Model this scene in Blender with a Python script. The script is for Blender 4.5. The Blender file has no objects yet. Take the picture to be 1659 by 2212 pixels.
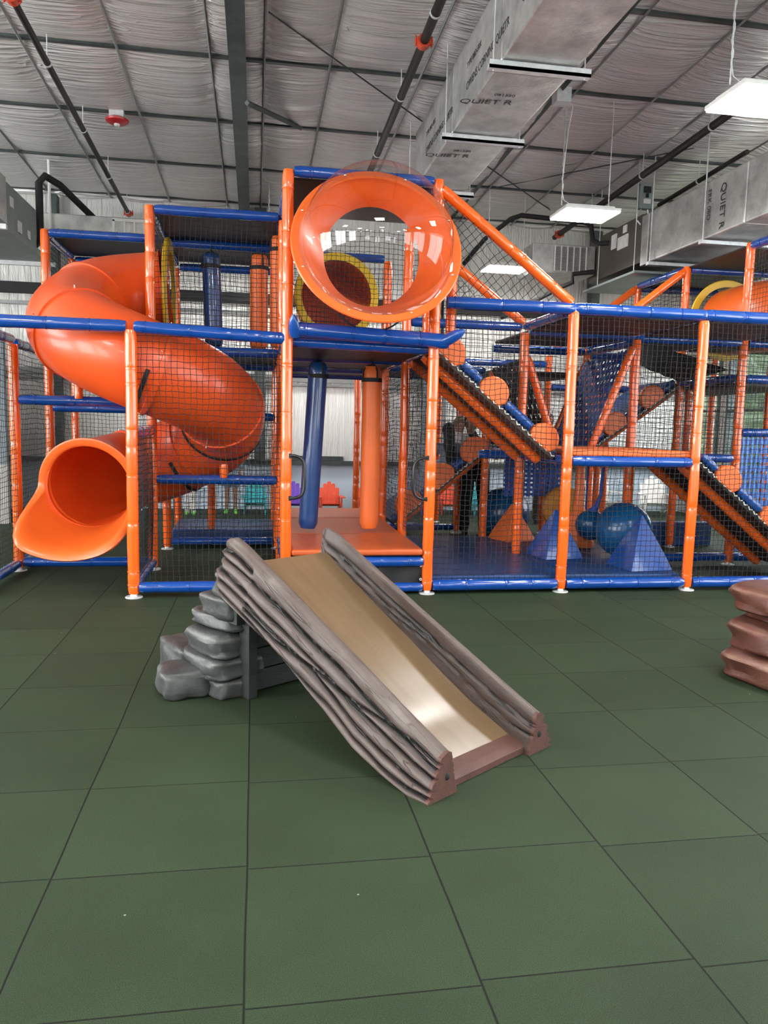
import bpy, bmesh, math, random
from mathutils import Vector, Matrix, noise
random.seed(7)
V3 = Vector
scn = bpy.context.scene
C = bpy.data.collections.new('scene_items'); scn.collection.children.link(C)
PI = math.pi
# ---------------------------------------------------------------- materials
def nmat(name):
    m = bpy.data.materials.new(name); m.use_nodes = True
    nt = m.node_tree; return m, nt, nt.nodes['Principled BSDF']
def coords(nt, scale=(1, 1, 1), rot=(0, 0, 0)):
    tc = nt.nodes.new('ShaderNodeTexCoord'); mp = nt.nodes.new('ShaderNodeMapping')
    mp.inputs['Scale'].default_value = scale; mp.inputs['Rotation'].default_value = rot
    nt.links.new(tc.outputs['Object'], mp.inputs['Vector']); return mp.outputs['Vector']
def nz(nt, vec, scale, detail=3, rough=.5, dist=0):
    n = nt.nodes.new('ShaderNodeTexNoise'); n.inputs['Scale'].default_value = scale
    n.inputs['Detail'].default_value = detail; n.inputs['Roughness'].default_value = rough
    n.inputs['Distortion'].default_value = dist
    if vec: nt.links.new(vec, n.inputs['Vector'])
    return n.outputs['Fac']
def ramp(nt, fac, stops):
    r = nt.nodes.new('ShaderNodeValToRGB'); el = r.color_ramp.elements
    while len(el) < len(stops): el.new(.5)
    for e, (p, c) in zip(el, stops): e.position = p; e.color = (*c, 1)
    nt.links.new(fac, r.inputs['Fac']); return r.outputs['Color']
def bump(nt, b, h, strength=.3, dist=.01):
    n = nt.nodes.new('ShaderNodeBump'); n.inputs['Strength'].default_value = strength
    n.inputs['Distance'].default_value = dist; nt.links.new(h, n.inputs['Height'])
    nt.links.new(n.outputs['Normal'], b.inputs['Normal'])
def mathn(nt, op, a, b=None):
    n = nt.nodes.new('ShaderNodeMath'); n.operation = op
    for i, x in enumerate((a, b)):
        if x is None: continue
        if isinstance(x, (int, float)): n.inputs[i].default_value = x
        else: nt.links.new(x, n.inputs[i])
    return n.outputs[0]
def simple(name, col, rough=.5, metal=0, var=.12, scale=12, bmp=0, bs=40, coat=0, stretch=(1, 1, 1), spec=.5):
    m, nt, b = nmat(name)
    v = coords(nt, stretch); f = nz(nt, v, scale, 4)
    lo = tuple(c*(1-var) for c in col); hi = tuple(min(1, c*(1+var)) for c in col)
    nt.links.new(ramp(nt, f, [(.3, lo), (.7, hi)]), b.inputs['Base Color'])
    b.inputs['Roughness'].default_value = rough; b.inputs['Metallic'].default_value = metal
    b.inputs['Coat Weight'].default_value = coat; b.inputs['Coat Roughness'].default_value = .08
    b.inputs['Specular IOR Level'].default_value = spec
    if bmp: bump(nt, b, nz(nt, v, bs, 3), bmp, .01)
    return m
ORG = (.88, .125, .008); BLU = (.003, .055, .30)
def vinyl(name, col, stretch, bmp=.35, rough=.2):
    return simple(name, col, rough, 0, .07, 6, bmp*.75, 16, .8, stretch)
M = {}
M['org_z'] = vinyl('orange vinyl upright', ORG, (1.3, 1.3, .16))
M['org_x'] = vinyl('orange vinyl', ORG, (.5, .5, .5), .3)
M['blu_x'] = vinyl('blue vinyl crosswise', BLU, (.16, 1.3, 1.3), .3)
M['blu_y'] = vinyl('blue vinyl lengthwise', BLU, (1.3, .16, 1.3), .3)
M['blu'] = vinyl('blue vinyl', (.004, .065, .32), (.5, .5, .5), .2, .35)
M['blumat'] = simple('blue mat vinyl', (.010, .050, .18), .38, 0, .08, 3, .15, 9)
M['orgmat'] = simple('orange mat vinyl', (.50, .088, .018), .42, 0, .06, 3, .12, 7)
M['orgpad'] = simple('orange pad vinyl', (.86, .17, .035), .42, 0, .06, 3, .25, 10)
M['slide'] = simple('orange moulded plastic', (.74, .085, .012), .34, 0, .05, 2.5, .04, 5, .15)
M['exitpl'] = simple('light orange moulded plastic', (.78, .13, .018), .33, 0, .05, 2.5, .04, 5, .15)
M['yellow'] = simple('yellow plastic', (.70, .46, .02), .35, 0, .08, 4)
M['net'] = simple('black netting', (.011, .011, .012), .8, 0, .2, 30)
M['deck'] = simple('dark deck vinyl', (.020, .015, .013), .55, 0, .2, 3, .3, 6)
M['brown'] = simple('brown underside fabric', (.060, .035, .028), .6, 0, .2, 3, .3, 12)
M['black'] = simple('black fabric', (.010, .010, .011), .7, 0, .3, 6, .5, 10)
M['blackpipe'] = simple('black handle', (.012, .012, .013), .3, 0, .1, 8)
M['blackiron'] = simple('black iron pipe', (.016, .013, .012), .45, .3, .3, 9)
M['galv'] = simple('galvanised steel', (.66, .68, .69), .4, .35, .12, 20, .1, 60)
M['white'] = simple('white paint', (.75, .75, .72), .5, 0, .05, 4)
M['chrome'] = simple('bolt steel', (.75, .75, .75), .25, 1, .05, 30)
M['weave'] = simple('blue strap webbing', (.020, .060, .30), .6, 0, .2, 30, .3, 90)
M['weavel'] = simple('light blue strap webbing', (.09, .25, .62), .6, 0, .15, 30, .3, 90)
M['weaveb'] = simple('black strap webbing', (.008, .008, .010), .6, 0, .2, 30, .3, 90)
M['steelgreen'] = simple('dark green primer steel', (.055, .070, .068), .5, .2, .35, 5)
M['strap'] = simple('grey insulation strap', (.24, .25, .25), .45, .3, .1, 10)
M['red'] = simple('red enamel', (.52, .012, .015), .3, 0, .1, 10)
M['redorg'] = simple('orange red coupling', (.62, .06, .02), .45, 0, .2, 10)
M['ahu'] = simple('air handler sheet metal', (.12, .105, .09), .45, .5, .1, 3)
M['pan'] = simple('grey green sheet metal', (.22, .26, .25), .5, .4, .12, 4)
M['label'] = simple('label paper', (.7, .7, .68), .6)
M['inktext'] = simple('black ink', (.03, .03, .03), .6)
M['ball'] = simple('blue ball rubber', (.006, .085, .24), .2, 0, .1, 4, .05, 20)
M['skin'] = simple('skin', (.50, .27, .17), .55, 0, .06, 8)
M['skin2'] = simple('tanned skin', (.36, .18, .11), .55, 0, .06, 8)
M['hairb'] = simple('black hair', (.006, .005, .005), .55, 0, .3, 50, .5, 80, 0, (3, 3, .3))
M['hairl'] = simple('light brown hair', (.20, .14, .06), .55, 0, .3, 50, .5, 80)
M['hairbr'] = simple('dark brown hair', (.025, .014, .010), .55, 0, .3, 50, .5, 80)
M['denim'] = simple('denim', (.20, .26, .34), .8, 0, .2, 60, .2, 90)
M['clothb'] = simple('black clothing', (.010, .010, .011), .8, 0, .2, 20, .3, 20)
M['clothbr'] = simple('dark brown clothing', (.045, .032, .025), .8, 0, .2, 20, .3, 20)
M['clothw'] = simple('white clothing', (.75, .74, .72), .8, 0, .05, 20, .3, 20)
M['clothg'] = simple('grey blue shirt', (.20, .25, .32), .8, 0, .1, 20, .3, 20)
M['pink'] = simple('pink fabric', (.72, .08, .22), .6, 0, .1, 20)
M['green'] = simple('bright green shoe', (.12, .50, .06), .5)
M['chair_red'] = simple('coral red plastic', (.78, .09, .035), .4)
M['chair_purple'] = simple('purple plastic', (.18, .08, .52), .4)
M['chair_teal'] = simple('teal plastic', (.05, .46, .52), .4)
M['chair_white'] = simple('white plastic', (.82, .82, .78), .4)
M['eye'] = simple('eye', (.02, .015, .012), .3)
M['yelorg'] = simple('yellow orange foam vinyl', (.52, .20, .018), .45)
M['lip'] = simple('lips', (.38, .12, .10), .5)
# glowing lamp panel
def emit(name, col, s):
    m, nt, b = nmat(name); b.inputs['Base Color'].default_value = (*col, 1)
    b.inputs['Emission Color'].default_value = (*col, 1); b.inputs['Emission Strength'].default_value = s; return m
M['lamp'] = emit('lit diffuser', (1, .99, .95), 72)
M['daylight'] = emit('daylit pane', (.93, .97, 1), 7)
M['left_fill_pane'] = emit('left fill light pane', (.97, .99, 1), 15)  # strong glow for the added windows on the left wall
# clear acrylic bubble: thin shell = fresnel reflection over transparency
def clear():
    m, nt, b = nmat('clear acrylic'); nt.nodes.remove(b)
    out = nt.nodes['Material Output']; mx = nt.nodes.new('ShaderNodeMixShader')
    t = nt.nodes.new('ShaderNodeBsdfTransparent'); t.inputs['Color'].default_value = (.985, .97, .97, 1)
    g = nt.nodes.new('ShaderNodeBsdfGlossy'); g.inputs['Roughness'].default_value = .015
    lw = nt.nodes.new('ShaderNodeLayerWeight'); lw.inputs['Blend'].default_value = .5
    fr = mathn(nt, 'ADD', mathn(nt, 'MULTIPLY', mathn(nt, 'POWER', lw.outputs['Facing'], 4.5), .75), .06)
    nt.links.new(fr, mx.inputs[0]); nt.links.new(t.outputs[0], mx.inputs[1])
    nt.links.new(g.outputs[0], mx.inputs[2]); nt.links.new(mx.outputs[0], out.inputs['Surface']); return m
M['clear'] = clear()
def glassm():
    m, nt, b = nmat('window glass'); nt.nodes.remove(b)
    out = nt.nodes['Material Output']; mx = nt.nodes.new('ShaderNodeMixShader')
    t = nt.nodes.new('ShaderNodeBsdfTransparent'); g = nt.nodes.new('ShaderNodeBsdfGlossy'); g.inputs['Roughness'].default_value = .02
    lw = nt.nodes.new('ShaderNodeLayerWeight'); lw.inputs['Blend'].default_value = .5
    fr = mathn(nt, 'ADD', mathn(nt, 'MULTIPLY', mathn(nt, 'POWER', lw.outputs['Facing'], 5), .6), .04)
    nt.links.new(fr, mx.inputs[0]); nt.links.new(t.outputs[0], mx.inputs[1])
    nt.links.new(g.outputs[0], mx.inputs[2]); nt.links.new(mx.outputs[0], out.inputs['Surface']); return m
M['glass'] = glassm()
# floor tiles
TS = .61; TX, TY = -.0213, 1.7877
def floor_mat():
    m, nt, b = nmat('dark green rubber floor tiles')
    tc = nt.nodes.new('ShaderNodeTexCoord'); sp = nt.nodes.new('ShaderNodeSeparateXYZ')
    nt.links.new(tc.outputs['Object'], sp.inputs[0])
    wob = nz(nt, tc.outputs['Object'], .9, 1); wob = mathn(nt, 'MULTIPLY', mathn(nt, 'SUBTRACT', wob, .5), .02)
    x = mathn(nt, 'DIVIDE', mathn(nt, 'ADD', mathn(nt, 'SUBTRACT', sp.outputs[0], TX), wob), TS)
    colid = mathn(nt, 'FLOOR', x)
    wn = nt.nodes.new('ShaderNodeTexWhiteNoise'); wn.noise_dimensions = '1D'; nt.links.new(colid, wn.inputs['W'])
    off = mathn(nt, 'MULTIPLY', mathn(nt, 'SUBTRACT', wn.outputs['Value'], .5), .045)
    y = mathn(nt, 'DIVIDE', mathn(nt, 'ADD', mathn(nt, 'SUBTRACT', sp.outputs[1], TY), off), TS)
    def edge(t, w):
        f = mathn(nt, 'FRACT', t); d = mathn(nt, 'MINIMUM', f, mathn(nt, 'SUBTRACT', 1.0, f))
        mr = nt.nodes.new('ShaderNodeMapRange'); mr.inputs['From Min'].default_value = w*.35; mr.inputs['From Max'].default_value = w
        nt.links.new(d, mr.inputs['Value']); return mr.outputs[0]
    e = mathn(nt, 'MINIMUM', edge(x, .0075), edge(y, .0052))
    cv = nt.nodes.new('ShaderNodeCombineXYZ'); nt.links.new(colid, cv.inputs[0]); nt.links.new(mathn(nt, 'FLOOR', y), cv.inputs[1])
    w2 = nt.nodes.new('ShaderNodeTexWhiteNoise'); w2.noise_dimensions = '3D'; nt.links.new(cv.outputs[0], w2.inputs['Vector'])
    gr = nz(nt, tc.outputs['Object'], 480, 2, .75); big = nz(nt, tc.outputs['Object'], 2.2, 3)
    c1 = ramp(nt, gr, [(.28, (.004, .009, .004)), (.50, (.017, .031, .013)), (.72, (.068, .094, .050))])
    hs = nt.nodes.new('ShaderNodeHueSaturation'); nt.links.new(c1, hs.inputs['Color'])
    val = mathn(nt, 'ADD', mathn(nt, 'MULTIPLY', w2.outputs['Value'], .22), mathn(nt, 'ADD', mathn(nt, 'MULTIPLY', big, .5), .66))
    nt.links.new(val, hs.inputs['Value'])
    mx = nt.nodes.new('ShaderNodeMixRGB'); nt.links.new(e, mx.inputs[0]); mx.inputs[1].default_value = (.003, .004, .003, 1)
    nt.links.new(hs.outputs[0], mx.inputs[2])
    vo = nt.nodes.new('ShaderNodeTexVoronoi'); vo.inputs['Scale'].default_value = 4.2; nt.links.new(tc.outputs['Object'], vo.inputs['Vector'])
    lint = mathn(nt, 'LESS_THAN', vo.outputs['Distance'], .016)
    mx2 = nt.nodes.new('ShaderNodeMixRGB'); nt.links.new(mathn(nt, 'MULTIPLY', lint, .6), mx2.inputs[0]); nt.links.new(mx.outputs[0], mx2.inputs[1]); mx2.inputs[2].default_value = (.4, .42, .36, 1)
    nt.links.new(mx2.outputs[0], b.inputs['Base Color'])
    b.inputs['Roughness'].default_value = .7; b.inputs['Specular IOR Level'].default_value = .22
    h = mathn(nt, 'ADD', mathn(nt, 'MULTIPLY', gr, .35), mathn(nt, 'MULTIPLY', e, 2.0))
    bump(nt, b, h, .55, .004); return m
M['floor'] = floor_mat()
def ceil_mat():
    m, nt, b = nmat('silver insulation blanket')
    v = coords(nt); w = nt.nodes.new('ShaderNodeMapping'); w.inputs['Scale'].default_value = (.30, 5.5, 5.5)
    nt.links.new(v, w.inputs['Vector'])
    f = nz(nt, w.outputs[0], 1.8, 3, .5, .25)
    w2 = nt.nodes.new('ShaderNodeMapping'); w2.inputs['Scale'].default_value = (.5, 13, 13); nt.links.new(v, w2.inputs['Vector'])
    f2 = nz(nt, w2.outputs[0], 1.3, 3, .5, .2)
    r1 = mathn(nt, 'ABSOLUTE', mathn(nt, 'SUBTRACT', f, .5)); r2 = mathn(nt, 'ABSOLUTE', mathn(nt, 'SUBTRACT', f2, .5))
    h = mathn(nt, 'ADD', mathn(nt, 'MULTIPLY', mathn(nt, 'POWER', mathn(nt, 'SUBTRACT', 1.0, r1), 14.0), 1.0), mathn(nt, 'MULTIPLY', mathn(nt, 'POWER', mathn(nt, 'SUBTRACT', 1.0, r2), 10.0), .16))
    g = nz(nt, v, 60, 2)
    nt.links.new(ramp(nt, nz(nt, v, .7, 2), [(.3, (.74, .72, .71)), (.7, (.82, .80, .79))]), b.inputs['Base Color'])
    b.inputs['Roughness'].default_value = .30; b.inputs['Metallic'].default_value = .35
    bump(nt, b, h, .62, .05); return m
M['ceil'] = ceil_mat()
def wallins():
    m, nt, b = nmat('white wall insulation')
    v = coords(nt, (7, 7, .5)); f = nz(nt, v, 1.6, 4, .6, .3)
    nt.links.new(ramp(nt, f, [(.3, (.70, .70, .67)), (.7, (.80, .80, .77))]), b.inputs['Base Color'])
    b.inputs['Roughness'].default_value = .4; b.inputs['Metallic'].default_value = .15
    bump(nt, b, mathn(nt, 'POWER', mathn(nt, 'SUBTRACT', 1.0, mathn(nt, 'ABSOLUTE', mathn(nt, 'SUBTRACT', f, .5))), 6.0), .7, .03); return m
M['wallins'] = wallins()
M['wainscot'] = simple('pale blue wainscot', (.52, .63, .72), .55, 0, .04, 2)
M['wallgrey'] = simple('grey blue panel', (.17, .21, .24), .5, 0, .06, 2)
M['wallgyp'] = simple('grey painted wall', (.42, .41, .38), .6, 0, .05, 2)
def foil():
    m, nt, b = nmat('silver duct foil')
    v = coords(nt); f = nz(nt, v, 3.5, 5, .65); f2 = nz(nt, v, 45, 2)
    nt.links.new(ramp(nt, f, [(.35, (.36, .36, .35)), (.5, (.52, .52, .50)), (.72, (.70, .70, .68))]), b.inputs['Base Color'])
    b.inputs['Roughness'].default_value = .36; b.inputs['Metallic'].default_value = .6
    bump(nt, b, mathn(nt, 'ADD', f, mathn(nt, 'MULTIPLY', f2, .25)), .35, .02); return m
M['foil'] = foil()
def slidebed():
    m, nt, b = nmat('tan slide bed laminate')
    v = coords(nt); vs = coords(nt, (3, 40, 40), (0, 0, 0))
    f = nz(nt, v, 22, 4, .6); f2 = nz(nt, v, 260, 2); f3 = nz(nt, v, 2.0, 3)
    st = coords(nt, (1, 1, 1), (0, 0, math.radians(-35.2))); ms = nt.nodes.new('ShaderNodeMapping'); ms.inputs['Scale'].default_value = (30, 1.2, 1.2); nt.links.new(st, ms.inputs['Vector'])
    f4 = nz(nt, ms.outputs[0], 1.0, 3, .6)
    k = mathn(nt, 'ADD', mathn(nt, 'ADD', mathn(nt, 'MULTIPLY', f, .0), mathn(nt, 'MULTIPLY', f2, .26)), mathn(nt, 'ADD', mathn(nt, 'MULTIPLY', f4, .34), mathn(nt, 'MULTIPLY', f3, .38)))
    nt.links.new(ramp(nt, k, [(.30, (.105, .062, .026)), (.52, (.148, .090, .040)), (.72, (.195, .126, .062))]), b.inputs['Base Color'])
    b.inputs['Roughness'].default_value = .32
    b.inputs['Specular IOR Level'].default_value = .8; b.inputs['Coat Weight'].default_value = 1.0; b.inputs['Coat Roughness'].default_value = .17
    bump(nt, b, f2, .04, .001); return m
M['bed'] = slidebed()
def attrmat(name, stops, rough, bs, sc, grain=False):
    m, nt, b = nmat(name)
    a = nt.nodes.new('ShaderNodeAttribute'); a.attribute_name = 'groove'
    v = coords(nt); f = nz(nt, v, sc, 5, .65)
    fac = mathn(nt, 'ADD', a.outputs['Fac'], mathn(nt, 'MULTIPLY', mathn(nt, 'SUBTRACT', f, .5), (.42 if grain else .4)))
    h = nz(nt, v, bs, 4, .6)
    if grain:
        r0 = coords(nt, (1, 1, 1), (0, 0, math.radians(-35.2))); m1 = nt.nodes.new('ShaderNodeMapping'); m1.inputs['Rotation'].default_value = (math.radians(-25.5), 0, 0); nt.links.new(r0, m1.inputs['Vector']); r = m1.outputs[0]; ms = nt.nodes.new('ShaderNodeMapping'); ms.inputs['Scale'].default_value = (11, .8, 11); nt.links.new(r, ms.inputs['Vector'])
        g = nz(nt, ms.outputs[0], 1.5, 3, .5, .35); ln = mathn(nt, 'ABSOLUTE', mathn(nt, 'SUBTRACT', g, .5))
        mr = nt.nodes.new('ShaderNodeMapRange'); mr.inputs['From Min'].default_value = .0; mr.inputs['From Max'].default_value = .010; nt.links.new(ln, mr.inputs['Value'])
        fac = mathn(nt, 'SUBTRACT', fac, mathn(nt, 'MULTIPLY', mathn(nt, 'SUBTRACT', 1.0, mr.outputs[0]), .16)); h = mathn(nt, 'ADD', mathn(nt, 'MULTIPLY', h, .35), mathn(nt, 'MULTIPLY', mr.outputs[0], .9))
    nt.links.new(ramp(nt, fac, stops), b.inputs['Base Color'])
    b.inputs['Roughness'].default_value = rough
    bump(nt, b, h, .5, .007); return m
M['bark'] = attrmat('sculpted bark concrete', [(.08, (.004, .004, .004)), (.28, (.018, .013, .011)), (.50, (.050, .030, .024)), (.68, (.078, .054, .046)), (.86, (.11, .088, .078)), (1.0, (.20, .165, .15))], .5, 75, 7, True)
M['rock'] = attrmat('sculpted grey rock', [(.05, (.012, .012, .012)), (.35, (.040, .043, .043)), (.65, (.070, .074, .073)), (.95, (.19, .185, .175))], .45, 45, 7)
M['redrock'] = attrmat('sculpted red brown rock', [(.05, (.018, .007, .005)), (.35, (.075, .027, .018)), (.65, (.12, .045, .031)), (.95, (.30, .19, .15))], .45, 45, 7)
M['endcap'] = simple('brown painted end', (.085, .036, .027), .6, 0, .15, 20, .3, 60)
M['board'] = simple('dark grey painted board', (.026, .030, .031), .5, 0, .2, 6, .2, 30, 0, (1, 1, 4))
M['leaf'] = simple('leaves', (.016, .036, .005), .6, 0, .6, 5, .5, 8)
M['trunkm'] = simple('tree trunk', (.08, .05, .03), .8)
M['grass'] = simple('grass outside', (.06, .12, .02), .8, 0, .3, 3)
# ---------------------------------------------------------------- mesh helpers
W = {}
class MB:
    def __init__(s): s.v = []; s.f = []; s.mi = []; s.g = []
    def add(s, vs, fs, mi=0, g=None):
        o = len(s.v); s.v += [V3(p) for p in vs]; s.f += [tuple(i+o for i in f) for f in fs]; s.mi += [mi]*len(fs)
        s.g += (g if g else [.6]*len(vs)); return s
    def box(s, c, d, rot=None, mi=0):
        vs = []
        for z in (-.5, .5):
            for x, y in ((-.5, -.5), (.5, -.5), (.5, .5), (-.5, .5)):
                p = V3((x*d[0], y*d[1], z*d[2]))
                if rot is not None: p = rot @ p
                vs.append(p+V3(c))
        return s.add(vs, [(0, 3, 2, 1), (4, 5, 6, 7), (0, 1, 5, 4), (1, 2, 6, 5), (2, 3, 7, 6), (3, 0, 4, 7)], mi)
    def b2(s, a, b, mi=0):
        return s.box([(a[i]+b[i])/2 for i in range(3)], [abs(b[i]-a[i]) for i in range(3)], None, mi)
    def tube(s, pts, r, n=8, caps=True, mi=0, up=None, flat=1.0):
        pts = [V3(p) for p in pts]; N = len(pts); rr = r if isinstance(r, (list, tuple)) else [r]*N
        vs = []; u0 = None
        for i, p in enumerate(pts):
            t = (pts[min(i+1, N-1)]-pts[max(i-1, 0)])
            t = t.normalized() if t.length > 1e-9 else V3((0, 0, 1))
            if u0 is None:
                a = up if up is not None else (V3((0, 0, 1)) if abs(t.z) < .9 else V3((1, 0, 0)))
                u0 = t.cross(a).normalized()
            else:
                u0 = (u0-t*u0.dot(t)); u0 = u0.normalized() if u0.length > 1e-6 else t.orthogonal().normalized()
            w = t.cross(u0)
            for k in range(n):
                an = 2*PI*k/n; vs.append(p+u0*math.cos(an)*rr[i]+w*math.sin(an)*rr[i]*flat)
        fs = []
        for i in range(N-1):
            for k in range(n):
                a = i*n+k; b = i*n+(k+1) % n; fs.append((a, b, b+n, a+n))
        if caps: fs.append(tuple(range(n-1, -1, -1))); fs.append(tuple((N-1)*n+k for k in range(n)))
        return s.add(vs, fs, mi)
    def grid(s, fn, nu, nv, cu=False, mi=0, gf=None):
        vs = [fn(i, j) for j in range(nv) for i in range(nu)]
        g = [gf(i, j) for j in range(nv) for i in range(nu)] if gf else None
        fs = []
        for j in range(nv-1):
            for i in range(nu if cu else nu-1):
                i2 = (i+1) % nu; fs.append((j*nu+i, j*nu+i2, (j+1)*nu+i2, (j+1)*nu+i))
        return s.add(vs, fs, mi, g)
    def lathe(s, prof, c, axis='z', n=32, closed=False, mi=0):
        c = V3(c)
        def P(r, h, a):
            x, y = r*math.cos(a), r*math.sin(a)
            return c+(V3((x, y, h)) if axis == 'z' else V3((x, h, y)) if axis == 'y' else V3((h, x, y)))
        m = len(prof); vs = [P(r, h, 2*PI*k/n) for r, h in prof for k in range(n)]
        fs = []
        for j in range(m if closed else m-1):
            j2 = (j+1) % m
            for k in range(n): fs.append((j*n+k, j*n+(k+1) % n, j2*n+(k+1) % n, j2*n+k))
        return s.add(vs, fs, mi)
    def ell(s, c, r, n=14, m=10, rot=None, mi=0, fn=None):
        vs = []
        for j in range(m+1):
            th = PI*j/m
            for k in range(n):
                a = 2*PI*k/n; d = V3((math.sin(th)*math.cos(a), math.sin(th)*math.sin(a), math.cos(th)))
                p = V3((d.x*r[0], d.y*r[1], d.z*r[2]))
                if fn: p = fn(p, d)
                if rot is not None: p = rot @ p
                vs.append(p+V3(c))
        fs = [(j*n+k, (j+1)*n+k, (j+1)*n+(k+1) % n, j*n+(k+1) % n) for j in range(m) for k in range(n)]
        return s.add(vs, fs, mi)
    def prism(s, poly, a, b, fn, mi=0):
        n = len(poly); vs = [fn(p[0], p[1], a) for p in poly]+[fn(p[0], p[1], b) for p in poly]
        fs = [tuple(range(n)), tuple(range(2*n-1, n-1, -1))]+[(i, i+n, (i+1) % n+n, (i+1) % n) for i in range(n)]
        return s.add(vs, fs, mi)
    def build(s, name, mat, parent=None, smooth=True, bevel=0, angle=35, sub=0, fix=True):
        base = W.get(parent.name, V3((0, 0, 0))) if parent else V3((0, 0, 0))
        me = bpy.data.meshes.new(name); me.from_pydata([tuple(v-base) for v in s.v], [], s.f)
        for m in (mat if isinstance(mat, (list, tuple)) else [mat]): me.materials.append(m)
        if len(s.g) == len(s.v) and any(abs(g-.6) > 1e-6 for g in s.g):
            at = me.attributes.new('groove', 'FLOAT', 'POINT'); at.data.foreach_set('value', s.g)
        me.polygons.foreach_set('material_index', s.mi)
        if fix:
            bm = bmesh.new(); bm.from_mesh(me); bmesh.ops.remove_doubles(bm, verts=bm.verts, dist=1e-5)
            bmesh.ops.recalc_face_normals(bm, faces=bm.faces); bm.to_mesh(me); bm.free()
        me.polygons.foreach_set('use_smooth', [smooth]*len(me.polygons))
        if smooth and angle: 
            try: me.set_sharp_from_angle(angle=math.radians(angle))
            except Exception: pass
        o = bpy.data.objects.new(name, me); C.objects.link(o)
        if parent: o.parent = parent; W[o.name] = base.copy()
        if bevel:
            md = o.modifiers.new('bevel', 'BEVEL'); md.width = bevel; md.segments = 3; md.limit_method = 'ANGLE'
        if sub:
            md = o.modifiers.new('sub', 'SUBSURF'); md.levels = sub; md.render_levels = sub
        return o
def thing(name, label, cat, loc=(0, 0, 0), group=None):
    o = bpy.data.objects.new(name, None); C.objects.link(o); o.location = loc; o.empty_display_size = .1
    o['label'] = label; o['category'] = cat
    if group: o['group'] = group
    W[o.name] = V3(loc); return o
def tag(o, label, cat, group=None, kind=None):
    o['label'] = label; o['category'] = cat
    if group: o['group'] = group
    if kind: o['kind'] = kind
    return o
def struct(o): o['kind'] = 'structure'; return o
def copytree(o, parent=None):
    c = o.copy(); C.objects.link(c); c.parent = parent
    if parent is None:
        for k in ('label', 'category', 'group'):
            if k in o: c[k] = o[k]
    for ch in [x for x in C.objects if x.parent == o]: copytree(ch, c)
    return c
# ---------------------------------------------------------------- camera (solved from the floor tile grid)
H = 1.4474; F = 1663.56; YAW, PIT, ROLL = .166908509, .113020959, .023055641
fwd = V3((math.sin(YAW)*math.cos(PIT), math.cos(YAW)*math.cos(PIT), -math.sin(PIT)))
rt = V3((math.cos(YAW), -math.sin(YAW), 0)); up = rt.cross(fwd)
r2 = rt*math.cos(ROLL)+up*math.sin(ROLL); u2 = up*math.cos(ROLL)-rt*math.sin(ROLL)
cam = bpy.data.cameras.new('camera'); co = bpy.data.objects.new('camera', cam); scn.collection.objects.link(co)
co.matrix_world = Matrix((( r2.x, u2.x, -fwd.x, 0), (r2.y, u2.y, -fwd.y, 0), (r2.z, u2.z, -fwd.z, H), (0, 0, 0, 1)))
cam.sensor_fit = 'VERTICAL'; cam.sensor_height = 36; cam.lens = 36*F/2212; cam.clip_end = 200; cam.clip_start = .05
scn.camera = co
# ---------------------------------------------------------------- room
CA, CS = 5.3, .034
def cz(y): return CA-CS*y
XL, XR, YF, YB = -9.0, 7.6, -9.0, 12.9
o = MB().add([(XL, YF, 0), (XR, YF, 0), (XR, YB, 0), (XL, YB, 0)], [(0, 1, 2, 3)]).build('floor', M['floor'], None, False); struct(o)
rows = [8.2+1.52*k for k in range(-12, 4)]
straps = [-8.4, -7.5, -6.63, -5.74, -4.86, -3.97, -3.09, -2.21, -1.33, -.45, .07, .72, 1.65, 2.45, 3.33, 4.22, 4.93, 6.1, 7.0]
def ceiling():
    xs = []; cs = [XL]+straps+[XR]
    for a, b in zip(cs[:-1], cs[1:]): xs += [(a+(b-a)*t/8, t/8) for t in range(8)]
    xs.append((XR, 0)); ys = []; rs = [YF]+[r for r in rows if YF < r < YB]+[YB]
    for a, b in zip(rs[:-1], rs[1:]): ys += [(a+(b-a)*t/14, t/14) for t in range(14)]
    ys.append((YB, 0))
    def fn(i, j):
        x, tx = xs[i]; y, ty = ys[j]
        sag = .055*(4*tx*(1-tx))**.7*(4*ty*(1-ty))**.6+.03*(4*ty*(1-ty))**.5
        return V3((x, y, cz(y)-sag-.015*(noise.noise(V3((x*1.3, y*6, 0))))*(4*ty*(1-ty))))
    struct(MB().grid(fn, len(xs), len(ys)).build('ceiling', M['ceil'], None, True, 0, 0, 0, False))
ceiling()
tn = [0]
def trim(mb, mat, smooth=False):
    tn[0] += 1; return struct(mb.build('trim_%d' % tn[0], mat, None, smooth))
for r in rows:
    if r < 3: continue
    trim(MB().box(((XL+XR)/2, r, cz(r)-.005), (XR-XL, .055, .05)), M['steelgreen'])
for x in straps:
    if x < -4.5: continue
    trim(MB().tube([(x, 4.0, cz(4.0)-.035), (x, YB, cz(YB)-.035)], .014, 4), M['strap'])
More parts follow.
